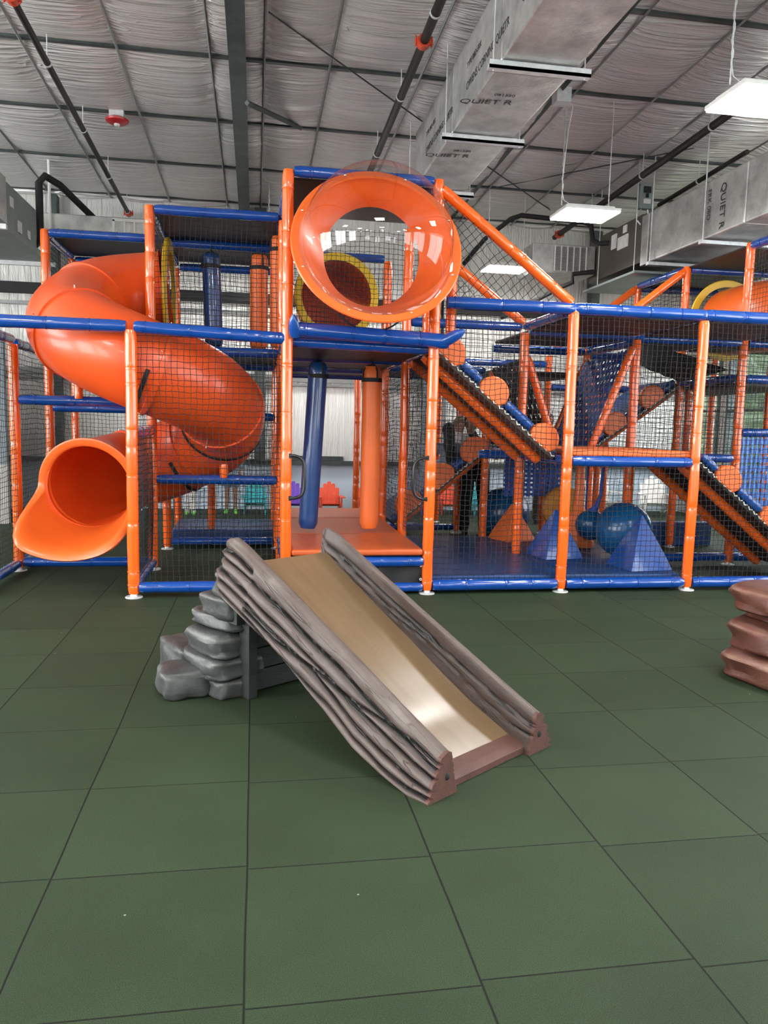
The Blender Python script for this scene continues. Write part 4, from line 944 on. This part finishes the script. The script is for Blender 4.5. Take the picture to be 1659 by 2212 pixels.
# ---------------------------------------------------------------- toddler slide with rock steps
U = V3((-.577, .817, 0)); Wd = V3((.817, .577, 0)); P0 = V3((.634, 2.861, 0))
def LW(s, w, z): return P0+U*s+Wd*w+V3((0, 0, z))
def interp(t, pts):
    for (a, A_), (b, B_) in zip(pts[:-1], pts[1:]):
        if t <= b: f = max(0, (t-a)/(b-a)); return A_+(B_-A_)*f
    return pts[-1][1]
ZT = [(-.11, .172), (1.25, .812), (1.34, .842), (1.46, .87)]
ZB = [(-.11, .0), (.0, .0), (.15, .035), (.318, .095), (.5, .20), (.73, .315), (1.0, .435), (1.25, .535), (1.45, .61)]
ZD = [(-.02, .048), (.2, .135), (.4, .235), (.68, .385), (1.0, .552), (1.32, .722)]
TSl = thing('toddler_slide', 'toddler slide with sculpted log sides, tan bed and grey rock steps', 'slide', tuple(P0))
def bedf(i, j):
    s = -.02+1.34*i/40; w = [.085, .66][0]+.575*j/10; return LW(s, w, interp(s, ZD))
mb = MB(); N = 40; vs = []
for i in range(N+1):
    s = -.02+1.34*i/N; z = interp(s, ZD)
    for w, dz in ((.07, .0), (.10, 0), (.3, 0), (.4, 0), (.5, .0), (.665, .0), (.665, -.03), (.07, -.03)): vs.append(LW(s, w, z+dz))
mb.add(vs, [(8*i+k, 8*i+8+k, 8*i+8+(k+1) % 8, 8*i+(k+1) % 8) for i in range(N) for k in range(8)]+[tuple(range(8)), tuple(8*N+7-k for k in range(8))])
mb.build('slide_bed', M['bed'], TSl, True, .004, 40)
def sm(x): x = max(0, min(1, x)); return x*x*(3-2*x)
def log_side(side):
    """sculpted twisted-trunk side: wavy ridges parted by deep dark crevices, swept along the slide"""
    sg = 3.7 if side == 0 else 9.1
    def w_(x): return x if side == 0 else .735-x
    def wn(s, k, a): return a*noise.noise(V3((s*1.9+k*3.3, sg+k, 0)))*2+a*.35*noise.noise(V3((s*6+k, sg*2+k, 4)))
    base_c = [(.10, .05), (.30, .22), (.52, .44), (.72, .70)]       # crevice heights: low end, high end
    def crev(s):
        f = (s+.11)/1.5; out = [(a+(b-a)*f+wn(s, k, .055)) for k, (a, b) in enumerate(base_c)]
        x = .92-.95*abs(((f*1.15+.05) % 1)-.02)                     # one strand wraps diagonally over the others
        out.append(max(.16, min(.80, x))); out.sort(); return out
    NH, NC, NI = 64, 10, 24
    S0, N = -.10, 170
    def ring(f):
        s_ = S0+(1.40-S0)*f; cs = crev(s_); zb, zt_ = interp(s_, ZB), interp(s_, ZT); hgt = zt_-zb
        pts = []; fr = [-.06]+cs+[1.12]
        for i in range(NH+1):
            h = i/NH; w = -.040+.080*h**1.15; g = .56
            for a, b in zip(fr[:-1], fr[1:]):
                if a <= h < b:
                    u = (h-a)/max(.03, b-a); L = min(1, (b-a)/.2); bul = math.sin(PI*min(1, max(0, u)))**.6
                    w -= .019*bul*L; g += .20*bul*L*(.4+.6*u)+.02
            for k, c in enumerate(cs):
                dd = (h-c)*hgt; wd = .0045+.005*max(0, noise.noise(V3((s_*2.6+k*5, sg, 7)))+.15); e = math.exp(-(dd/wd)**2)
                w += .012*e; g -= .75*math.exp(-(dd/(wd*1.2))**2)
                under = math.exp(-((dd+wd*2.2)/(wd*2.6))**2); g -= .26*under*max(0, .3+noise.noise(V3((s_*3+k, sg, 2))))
            w += .0025*noise.noise(V3((s_*9, h*9, sg))); g += .16*noise.noise(V3((s_*5, h*5, sg)))
            if h > .93: w += .016*sm((h-.93)/.07); g += .12
            pts.append((w, h, g))
        w0 = pts[-1][0]; wi = .078
        for i in range(1, NC):
            t = i/NC; pts.append((w0+(wi-w0)*t, 1+.035*math.sin(PI*t)+.010*noise.noise(V3((s_*6, t*2, sg))), .74+.1*noise.noise(V3((s_*7, t*3, sg)))))
        ci = [.78+wn(s_, 11, .10), .52+wn(s_, 12, .07), .66+wn(s_, 13, .12)]
        for i in range(NI+1):
            h = 1-i/NI; w = wi+.040*(1-h)**1.1; g = .50+.10*noise.noise(V3((s_*5, h*6, sg+4)))
            w += .008*noise.noise(V3((s_*2.5, h*5, sg+3)))
            for k, c in enumerate(ci):
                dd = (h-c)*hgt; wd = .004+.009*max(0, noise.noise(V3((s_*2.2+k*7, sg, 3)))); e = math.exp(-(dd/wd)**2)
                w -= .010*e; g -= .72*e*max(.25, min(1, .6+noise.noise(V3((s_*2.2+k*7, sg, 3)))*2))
            pts.append((w, h, g))
        pts.append((.03, .0, .2))
        return s_, zb, hgt, cs, pts
    nt_ = len(ring(0)[4])
    vs = []; gs = []; first = None
    for q in range(N+1):
        f = q/N; s_, zb, hgt, cs, pts = ring(f); cx_, ch_ = .04, .5
        if first is None: first = [(w, zb+h*hgt) for w, h, g in pts]
        for i, (w, h, g) in enumerate(pts):
            k = sum(1 for c in cs if h > c) if i <= NH else 5; ex = (0, .012, .03, -.005, .018, -.02, -.02)[min(k, 6)]*f**6
            hc_ = ([0]+cs+[1])[min(k, 5)]*.5+([0]+cs+[1])[min(k, 5)+1]*.5 if i <= NH else .85
            e = sm((f-.965)/.035)*.35 if f > .965 else 0
            vs.append(LW(s_+ex, w_(w+(cx_-w)*e), zb+(h+(hc_-h)*e)*hgt)); gs.append(max(0, min(1, g)))
    fs = [(i*nt_+k, i*nt_+(k+1) % nt_, (i+1)*nt_+(k+1) % nt_, (i+1)*nt_+k) for i in range(N) for k in range(nt_)]
    fs += [tuple(range(nt_-1, -1, -1)), tuple(N*nt_+k for k in range(nt_))]
    MB().add(vs, fs, 0, gs).build('log_side', M['bark'], TSl, True, 0, 50, 0, False)
    pr = [(w_(w), z) for w, z in first]
    MB().prism(pr, -.118, -.099, lambda a, b, c: LW(c, a, b)).build('log_end', M['endcap'], TSl, False, 0)
    # small dark bolt hole in the end face
    MB().ell(LW(-.118, w_(.052), .085), (.012, .008, .016), 12, 8).build('bolt_hole', M['black'], TSl)
for side in (0, 1): log_side(side)
# front sill
mb = MB(); vs = [LW(s, w, z) for z0 in (0,) for (s, z) in ((-.085, 0), (-.085, .032), (-.05, .046), (.02, .062), (.05, .04), (.05, 0)) for w in (.03, .705)]
mb.add(vs, [(0, 2, 4, 6, 8, 10), (1, 11, 9, 7, 5, 3)]+[(2*i, 2*i+1, (2*i+3) % 12, (2*i+2) % 12) for i in range(6)])
mb.build('front_sill', M['endcap'], TSl, False, .004)
def lbox(s0, s1, w0, w1, z0, z1, name, mat, par, bev=.004):
    vs = [LW(s, w, z) for z in (z0, z1) for s, w in ((s0, w0), (s1, w0), (s1, w1), (s0, w1))]
    return MB().add(vs, [(0, 3, 2, 1), (4, 5, 6, 7), (0, 1, 5, 4), (1, 2, 6, 5), (2, 3, 7, 6), (3, 0, 4, 7)]).build(name, mat, par, False, bev)
lbox(1.27, 1.36, .085, .14, 0, .56, 'support_post', M['board'], TSl); lbox(1.25, 1.33, .60, .66, 0, .60, 'support_post', M['board'], TSl)
lbox(1.30, 1.42, .03, .12, .40, .50, 'bracket', M['board'], TSl)
for j in range(5): lbox(1.335, 1.36, .14, .60, .012+.118*j, .122+.118*j, 'board', M['board'], TSl, .003)
def rock(cs, cw, z0, z1, hs, hw, seed, par, mat='rock', sq=.42, P=LW, lean=0, rot=0, grooves=1):
    """chunky sculpted stone: superellipsoid with facets, chips and noise"""
    n, m = 56, 26; zc, hz = (z0+z1)/2, (z1-z0)/2
    def e(x, p): return math.copysign(abs(x)**p, x)
    def fn(k, j):
        th = -PI/2+PI*j/(m-1); a = 2*PI*k/n
        x = e(math.cos(th), .26)*e(math.cos(a), sq); y = e(math.cos(th), .26)*e(math.sin(a), sq); z = e(math.sin(th), .42)
        d = V3((x, y, z)); q = noise.noise(V3((x*1.3+seed*5, y*1.3, z*1.3)))
        q2 = noise.noise(V3((x*3.1, y*3.1+seed, z*3.1))); m_ = 1+.16*q+.05*q2
        sx, sy = x*hs*m_, y*hw*m_; cr, sr = math.cos(rot), math.sin(rot)
        return (sx*cr-sy*sr, sx*sr+sy*cr, z*hz*(1+.10*q), q, q2, z, x, y)
    pts = {}
    def vf(k, j):
        r = fn(k, j); pts[(k, j)] = r; return P(cs+r[0]+lean*r[2], cw+r[1], max(.002, zc+r[2]))
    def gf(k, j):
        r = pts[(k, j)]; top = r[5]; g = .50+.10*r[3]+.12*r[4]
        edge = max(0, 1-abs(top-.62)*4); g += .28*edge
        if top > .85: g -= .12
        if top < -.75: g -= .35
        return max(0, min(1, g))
    mb = MB().grid(vf, n, m, True, 0, gf)
    return mb.build('rock', M[mat], par, True, 0, 50, 0, False)
RS = MB().add([LW(1.37, .14, .0), LW(1.55, .14, 0), LW(1.55, .66, 0), LW(1.37, .66, 0), LW(1.37, .14, .5), LW(1.42, .14, .5), LW(1.42, .66, .5), LW(1.37, .66, .5)], [(0, 3, 2, 1), (4, 5, 6, 7), (0, 1, 5, 4), (1, 2, 6, 5), (2, 3, 7, 6), (3, 0, 4, 7)]).build('rock_steps', M['rock'], TSl, False)
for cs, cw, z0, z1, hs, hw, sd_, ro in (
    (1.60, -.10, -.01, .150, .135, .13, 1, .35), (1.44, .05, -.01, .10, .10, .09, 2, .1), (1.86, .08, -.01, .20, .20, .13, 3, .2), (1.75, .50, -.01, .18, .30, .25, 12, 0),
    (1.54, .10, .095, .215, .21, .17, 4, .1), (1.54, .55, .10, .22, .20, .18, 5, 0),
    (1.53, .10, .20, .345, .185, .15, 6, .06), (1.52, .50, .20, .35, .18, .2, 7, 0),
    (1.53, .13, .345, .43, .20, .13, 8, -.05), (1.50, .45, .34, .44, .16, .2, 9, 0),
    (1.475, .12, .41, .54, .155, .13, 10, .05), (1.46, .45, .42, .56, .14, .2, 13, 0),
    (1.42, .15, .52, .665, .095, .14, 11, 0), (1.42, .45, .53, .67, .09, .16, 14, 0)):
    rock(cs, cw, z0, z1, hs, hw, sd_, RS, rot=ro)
# ---------------------------------------------------------------- red brown rock at the right edge
RR = thing('sculpted_rock_climber', 'red brown sculpted rock climber cut by the right picture edge', 'play rock', (3.05, 4.05, 0))
def PW(x, y, z): return V3((x, y, z))
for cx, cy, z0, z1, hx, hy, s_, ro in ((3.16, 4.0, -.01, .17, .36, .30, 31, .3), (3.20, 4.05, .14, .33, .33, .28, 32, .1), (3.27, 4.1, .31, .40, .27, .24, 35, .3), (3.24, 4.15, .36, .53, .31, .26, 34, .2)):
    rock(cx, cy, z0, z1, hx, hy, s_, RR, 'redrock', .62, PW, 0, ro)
# ---------------------------------------------------------------- adirondack chairs along the back wall
def adirondack(x, y, sc, mat, lb, rz=0, grp=None):
    t = thing('adirondack_chair', lb, 'chair', (0, 0, 0), 'armchairs along the back wall')
    def A(mb, name, bev=.004): return mb.build(name, mat, t, False, bev*sc)
    def bx(c, d, ax=0): 
        R = Matrix.Rotation(ax, 3, 'X'); return MB().box([q*sc for q in c], [q*sc for q in d], R)
    # back faces +y (wall); sitter faces -y (viewer)
    for i in range(5):
        w = .104; xx = (i-2)*.107; h = (.46, .58, .64, .58, .46)[i]; tl = math.radians(-18)
        R = Matrix.Rotation(tl, 3, 'X'); mb = MB(); poly = [(-w/2, 0), (w/2, 0), (w/2, h)]+[(w/2*math.cos(a), h+w*.35*math.sin(a)) for a in [PI*k/8 for k in range(1, 8)]]+[(-w/2, h)]
        mb.prism(poly, -.011, .011, lambda a, b, c: (R @ V3(((a*(1+.10*b/.6)+xx*(1+.12*b/.6)), c, b))+V3((0, .14, .26)))*sc); A(mb, 'back_slat')
    for i in range(4): A(bx((0, -.28+.115*i, .315-.028*i), (.52, .10, .02), math.radians(-12)), 'seat_slat')
    for s in (-1, 1):
        A(bx((s*.33, -.08, .50), (.13, .62, .022)), 'armrest'); A(bx((s*.29, -.33, .25), (.035, .09, .50)), 'leg')
        A(bx((s*.27, .05, .19), (.03, .80, .10), math.radians(-17)), 'side_rail'); A(bx((s*.29, .20, .28), (.03, .07, .44)), 'arm_support')
    A(bx((0, .24, .46), (.60, .03, .05)), 'back_brace')
    t.location = (x, y, 0); t.rotation_euler = (0, 0, rz); return t
K = .56
for x, m, lb in ((-.0, 'chair_teal', 'small teal plastic armchair by the back wall left of the entrance'), (.60, 'chair_purple', 'small purple armchair half hidden by the left entrance post'),
                 (1.19, 'chair_red', 'small coral red armchair between the two hanging bags'), (1.80, 'chair_red', 'small coral red armchair behind the orange hanging bag'), (2.50, 'chair_purple', 'small purple armchair under the ramp at centre'),
                 (3.16, 'chair_red', 'small coral red armchair right of the entrance, behind netting'), (3.72, 'chair_teal', 'small teal armchair beside the woman in black')):
    adirondack(x, 12.30, K, M[m], lb, random.uniform(-.06, .06))
adirondack(5.78, 12.15, .80, M['chair_white'], 'tall white armchair behind the big blue ball', .15)
adirondack(6.75, 12.2, .74, M['chair_white'], 'white armchair in the back right corner under the ramp', -.25)
# ---------------------------------------------------------------- people
def limb(mb, pts, rad, n=12):
    P = [V3(p) for p in pts]
    for p, r in zip(P, rad): mb.ell(p, (r, r, r), n, 8)
    for i in range(len(P)-1): mb.tube([P[i], P[i+1]], [rad[i], rad[i+1]], n, True)
def remesh(o, vox=.010, sm=4):
    md = o.modifiers.new('merge', 'REMESH'); md.mode = 'VOXEL'; md.voxel_size = vox; md.use_smooth_shade = True
    s = o.modifiers.new('smooth', 'SMOOTH'); s.iterations = sm; s.factor = .5; return o
def hand(mb, wrist, d, side, sc=1.0, curl=.3):
    """palm, four fingers and a thumb starting at the wrist, pointing along d"""
    d = V3(d).normalized(); sv = d.cross(V3((0, 1, .2))).normalized()*side; nn = d.cross(sv); w = V3(wrist)
    mb.ell(w+d*.045*sc, (.036*sc, .020*sc, .048*sc), 12, 8, Matrix((sv, nn, d)).transposed())
    for i, L in enumerate((.060, .072, .067, .052)):
        b = w+d*.078*sc+sv*(.027-.018*i)*sc; m = b+(d+nn*curl).normalized()*L*.5*sc; e = m+(d+nn*curl*2.2).normalized()*L*.5*sc
        limb(mb, [b, m, e], [.0085*sc, .008*sc, .0068*sc], 8)
    b = w+d*.025*sc+sv*.03*sc; m = b+(d*.6+sv*.8).normalized()*.032*sc; limb(mb, [b, m, m+(d*.9+sv*.3).normalized()*.028*sc], [.011*sc, .0095*sc, .008*sc], 8)
def person(name, lb, loc, H_, J, skin, clothes, hair, look=0, hands=True, vox=.010):
    """J: joint dict in metres relative to loc; clothes: list of (name, mat, [(pts, radii)...])"""
    t = thing('person', lb, 'person', loc); L0 = V3(loc)
    def q(p): return L0+V3(p)
    s = H_/1.65; mb = MB(); hc = V3(J['head']); R = Matrix.Rotation(look, 3, 'Z')
    hr = J.get('hr', .098*max(s, .82))
    def hf(p, d): 
        f = 1-.10*max(0, -d.z)*abs(d.x); return V3((p.x*f*(.80), p.y*.95, p.z*1.18))
    mb.ell(q(hc), (hr, hr, hr), 22, 16, R, 0, hf)
    fy = -hr*.93
    mb.ell(q(hc+R @ V3((0, fy*1.02, -hr*.12))), (hr*.13, hr*.22, hr*.25), 8, 6)                       # nose
    mb.ell(q(hc+R @ V3((0, fy*.80, -hr*.80))), (hr*.34, hr*.24, hr*.22), 10, 6)                       # chin
    for k in (-1, 1): mb.ell(q(hc+R @ V3((k*hr*.80, 0, -hr*.10))), (hr*.10, hr*.2, hr*.28), 8, 6)      # ears
    limb(mb, [q(hc+V3((0, .01, -hr*.7))), q(J['neck'])], [.052*s, .055*s])
    ch, pe = V3(J['chest']), V3(J['pelvis'])
    for a, b, r1, r2 in ((J['neck'], ch, .06*s, .115*s), (ch, pe, .125*s, .12*s)): limb(mb, [q(a), q(b)], [r1, r2])
    for k in ('L', 'R'):
        sh_, el, wr = V3(J['sh'+k]), V3(J['el'+k]), V3(J['wr'+k]); limb(mb, [q(ch), q(sh_)], [.09*s, .055*s]); limb(mb, [q(sh_), q(el), q(wr)], [.05*s, .04*s, .026*s])
        hp, kn, an, to = [V3(J[z+k]) for z in ('hp', 'kn', 'an', 'to')]; limb(mb, [q(pe), q(hp)], [.11*s, .09*s]); limb(mb, [q(hp), q(kn), q(an)], [.085*s, .056*s, .038*s])
        limb(mb, [q(an-V3((0, 0, .02*s))), q(to)], [.036*s, .026*s])
        if hands: hand(mb, q(wr), wr-el, 1 if k == 'L' else -1, s*.95)
    body = remesh(mb.build('body', skin, t, True, 0, 0), vox)
    e = MB()
    for k in (-1, 1): e.ell(q(hc+R @ V3((k*hr*.30, fy*.90, hr*.06))), (hr*.12, hr*.07, hr*.07), 8, 6)
    e.build('eyes', M['eye'], t)
    MB().ell(q(hc+R @ V3((0, fy*.97, -hr*.48))), (hr*.24, hr*.06, hr*.06), 10, 6).build('mouth', M['lip'], t)
    for nm, mt, segs in clothes:
        c = MB()
        for pts, rad in segs: limb(c, [q(p) for p in pts], [r*s for r in rad])
        remesh(c.build(nm, mt, t, True, 0, 0), vox)
    h = MB(); hair(h, q, hc, hr, R)
    remesh(h.build('hair', J['hm'], t, True, 0, 0), vox*.8, 2)
    return t
def cap(h, q, hc, hr, R): h.ell(q(hc+R @ V3((0, hr*.14, hr*.20))), (hr*.92, hr*1.02, hr*1.10), 20, 12, R)
def longhair(h, q, hc, hr, R):
    cap(h, q, hc, hr, R); limb(h, [q(hc+R @ V3((0, hr*.55, hr*.1))), q(hc+R @ V3((0, hr*.95, -hr*2))), q(hc+R @ V3((0, hr*1.2, -hr*4.2)))], [hr*.85, hr*.80, hr*.45])
def bobhair(h, q, hc, hr, R):
    cap(h, q, hc, hr, R); limb(h, [q(hc+R @ V3((0, hr*.5, 0))), q(hc+R @ V3((0, hr*.6, -hr*1.1)))], [hr*.9, hr*.6])
# woman in black standing behind the sitting girl
x, y = 2.92, 10.05
Jw = dict(head=(-.10, -.05, 1.50), neck=(-.05, 0, 1.34), chest=(0, .02, 1.16), pelvis=(.02, .02, .86), shL=(-.19, .0, 1.27), shR=(.18, 0, 1.27), elL=(-.34, -.14, 1.10), wrL=(-.38, -.34, 1.20), elR=(.26, -.12, 1.05), wrR=(-.02, -.30, 1.12),
          hpL=(-.09, .02, .84), hpR=(.11, .02, .84), knL=(-.11, -.03, .46), knR=(.13, -.02, .46), anL=(-.12, .02, .08), anR=(.15, .02, .08), toL=(-.14, -.13, .03), toR=(.17, -.13, .03), hm=M['hairbr'])
person('woman', 'woman in black shirt and trousers standing behind netting, leaning toward a girl', (x, y, 0), 1.6, Jw, M['skin'],
       [('shirt', M['clothb'], [([Jw['neck'], Jw['chest'], Jw['pelvis']], [.07, .15, .145]), ([Jw['shL'], (-.30, -.09, 1.15)], [.075, .065]), ([Jw['shR'], (.24, -.08, 1.12)], [.075, .065]), ([Jw['chest'], Jw['shL']], [.12, .07]), ([Jw['chest'], Jw['shR']], [.12, .07])]),
        ('trousers', M['clothb'], [([Jw['pelvis'], Jw['hpL'], Jw['knL'], Jw['anL']], [.14, .115, .085, .07]), ([Jw['pelvis'], Jw['hpR'], Jw['knR'], Jw['anR']], [.14, .115, .085, .07])]),
        ('shoes', M['clothb'], [([Jw['anL'], Jw['toL']], [.05, .042]), ([Jw['anR'], Jw['toR']], [.05, .042])])], bobhair, -.5)
# girl with long black hair sitting on the ramp, seen from behind
x, y = 2.36, 9.35; Jg = dict(head=(0, 0, 1.38), neck=(0, .0, 1.26), chest=(0, .0, 1.13), pelvis=(0, -.02, .93), shL=(-.13, 0, 1.19), shR=(.13, 0, 1.19), elL=(-.17, .08, 1.05), wrL=(-.13, .2, 1.0), elR=(.18, .08, 1.05), wrR=(.22, .2, 1.02),
          hpL=(-.07, .02, .90), hpR=(.07, .02, .90), knL=(-.12, .30, .92), knR=(.10, .30, .94), anL=(-.16, .42, .70), anR=(.06, .42, .72), toL=(-.18, .52, .68), toR=(.05, .52, .70), hm=M['hairb'], hr=.088)
person('girl', 'girl with long black hair sitting on the ramp, seen from behind', (x, y, 0), 1.2, Jg, M['skin'],
       [('top', M['clothg'], [([Jg['neck'], Jg['chest'], Jg['pelvis']], [.07, .135, .13]), ([Jg['chest'], Jg['shL'], Jg['elL']], [.11, .075, .06]), ([Jg['chest'], Jg['shR'], Jg['elR']], [.11, .075, .06])]),
        ('shorts', M['pink'], [([Jg['pelvis'], Jg['hpL'], (-.10, .2, .92)], [.13, .11, .09]), ([Jg['pelvis'], Jg['hpR'], (.09, .2, .93)], [.13, .11, .09])])], longhair, PI)
# toddler in white held up beside them
x, y = 2.66, 9.95; Jt = dict(head=(0, 0, 1.46), neck=(0, 0, 1.36), chest=(0, 0, 1.27), pelvis=(0, 0, 1.10), shL=(-.09, 0, 1.31), shR=(.09, 0, 1.31), elL=(-.15, -.03, 1.20), wrL=(-.15, -.08, 1.12), elR=(.15, -.03, 1.22), wrR=(.15, -.08, 1.14),
          hpL=(-.05, 0, 1.07), hpR=(.05, 0, 1.07), knL=(-.07, -.12, .99), knR=(.07, -.12, .99), anL=(-.07, -.08, .85), anR=(.07, -.08, .85), toL=(-.07, -.15, .82), toR=(.07, -.15, .82), hm=M['hairl'], hr=.088)
person('toddler', 'small child with light brown hair in a white shirt held by the woman', (x, y, 0), .9, Jt, M['skin'],
       [('shirt', M['clothw'], [([Jt['neck'], Jt['chest'], Jt['pelvis']], [.08, .16, .16]), ([Jt['chest'], Jt['shL'], Jt['elL']], [.12, .09, .075]), ([Jt['chest'], Jt['shR'], Jt['elR']], [.12, .09, .075])]),
        ('trousers', M['clothg'], [([Jt['pelvis'], Jt['hpL'], Jt['knL'], (-.07, -.09, .90)], [.15, .13, .10, .08]), ([Jt['pelvis'], Jt['hpR'], Jt['knR'], (.07, -.09, .90)], [.15, .13, .10, .08])])], cap, .3, True, .008)
# standing adult in dark clothes further right (mostly hidden by the deck)
def standing(loc, Hh, mats, lb, hairf, hm, look, shorts=False, skin=None, spread=.1, top='shirt'):
    s = Hh/1.65; J = dict(head=(0, 0, 1.53), neck=(0, .01, 1.40), chest=(0, .01, 1.22), pelvis=(0, .01, .92), shL=(-.18, 0, 1.34), shR=(.18, 0, 1.34), elL=(-.22, .02, 1.08), wrL=(-.19, -.08, .86), elR=(.22, .02, 1.08), wrR=(.20, -.06, .86),
          hpL=(-.09, .01, .88), hpR=(.09, .01, .88), knL=(-spread, -.01, .47), knR=(spread, -.01, .47), anL=(-spread-.01, .02, .08), anR=(spread+.01, .02, .08), toL=(-spread-.03, -.12, .03), toR=(spread+.03, -.12, .03))
    J = {k: tuple(c*s for c in v) for k, v in J.items()}; J['hm'] = hm
    def kq(a, b, f): return tuple(V3(J[a]).lerp(V3(J[b]), f))
    leg = []
    for k in ('L', 'R'):
        leg.append(([J['pelvis'], J['hp'+k], kq('hp'+k, 'kn'+k, .45)], [.135, .12, .11]) if shorts else ([J['pelvis'], J['hp'+k], J['kn'+k], J['an'+k]], [.135, .115, .085, .065]))
    cl_ = [(top, mats[0], [([J['neck'], J['chest'], J['pelvis']], [.075, .155, .14])]+[([J['chest'], J['sh'+k], J['el'+k]], [.12, .075, .06]) for k in 'LR']),
           ('shorts' if shorts else 'trousers', mats[1], leg), ('shoes', mats[2], [([J['an'+k], J['to'+k]], [.052, .044]) for k in 'LR'])]
    return person('p', lb, loc, Hh, J, skin or M['skin2'], cl_, hairf, look, True, .011)
standing((4.38, 11.2, 0), 1.68, (M['clothb'], M['clothbr'], M['clothb']), 'adult in black top and dark brown trousers standing behind the blue ball', bobhair, M['hairbr'], .2)
standing((-.37, 12.22, 0), 1.12, (M['denim'], M['denim'], M['green']), 'child in grey denim shorts and green shoes standing by the back wall', bobhair, M['hairbr'], .1, True, M['skin2'], .09)
standing((-.98, 12.05, 0), .98, (M['clothb'], M['clothw'], M['green']), 'small child in black top and white trousers behind the spiral slide', bobhair, M['hairb'], .6, False, M['skin2'], .07)
# ---------------------------------------------------------------- world and view
w = bpy.data.worlds.new('world'); scn.world = w; w.use_nodes = True
bg = w.node_tree.nodes['Background']; bg.inputs['Color'].default_value = (.85, .93, 1, 1); bg.inputs['Strength'].default_value = 8.0
scn.view_settings.view_transform = 'Standard'; scn.view_settings.look = 'None'; scn.view_settings.gamma = 1; scn.view_settings.exposure = 0.0
scn.view_settings.use_curve_mapping = False
try:
    scn.cycles.use_denoising = True; scn.cycles.max_bounces = 8; scn.cycles.diffuse_bounces = 4; scn.cycles.adaptive_threshold = .04; scn.cycles.transparent_max_bounces = 24
    scn.cycles.sample_clamp_indirect = 6
except Exception: pass
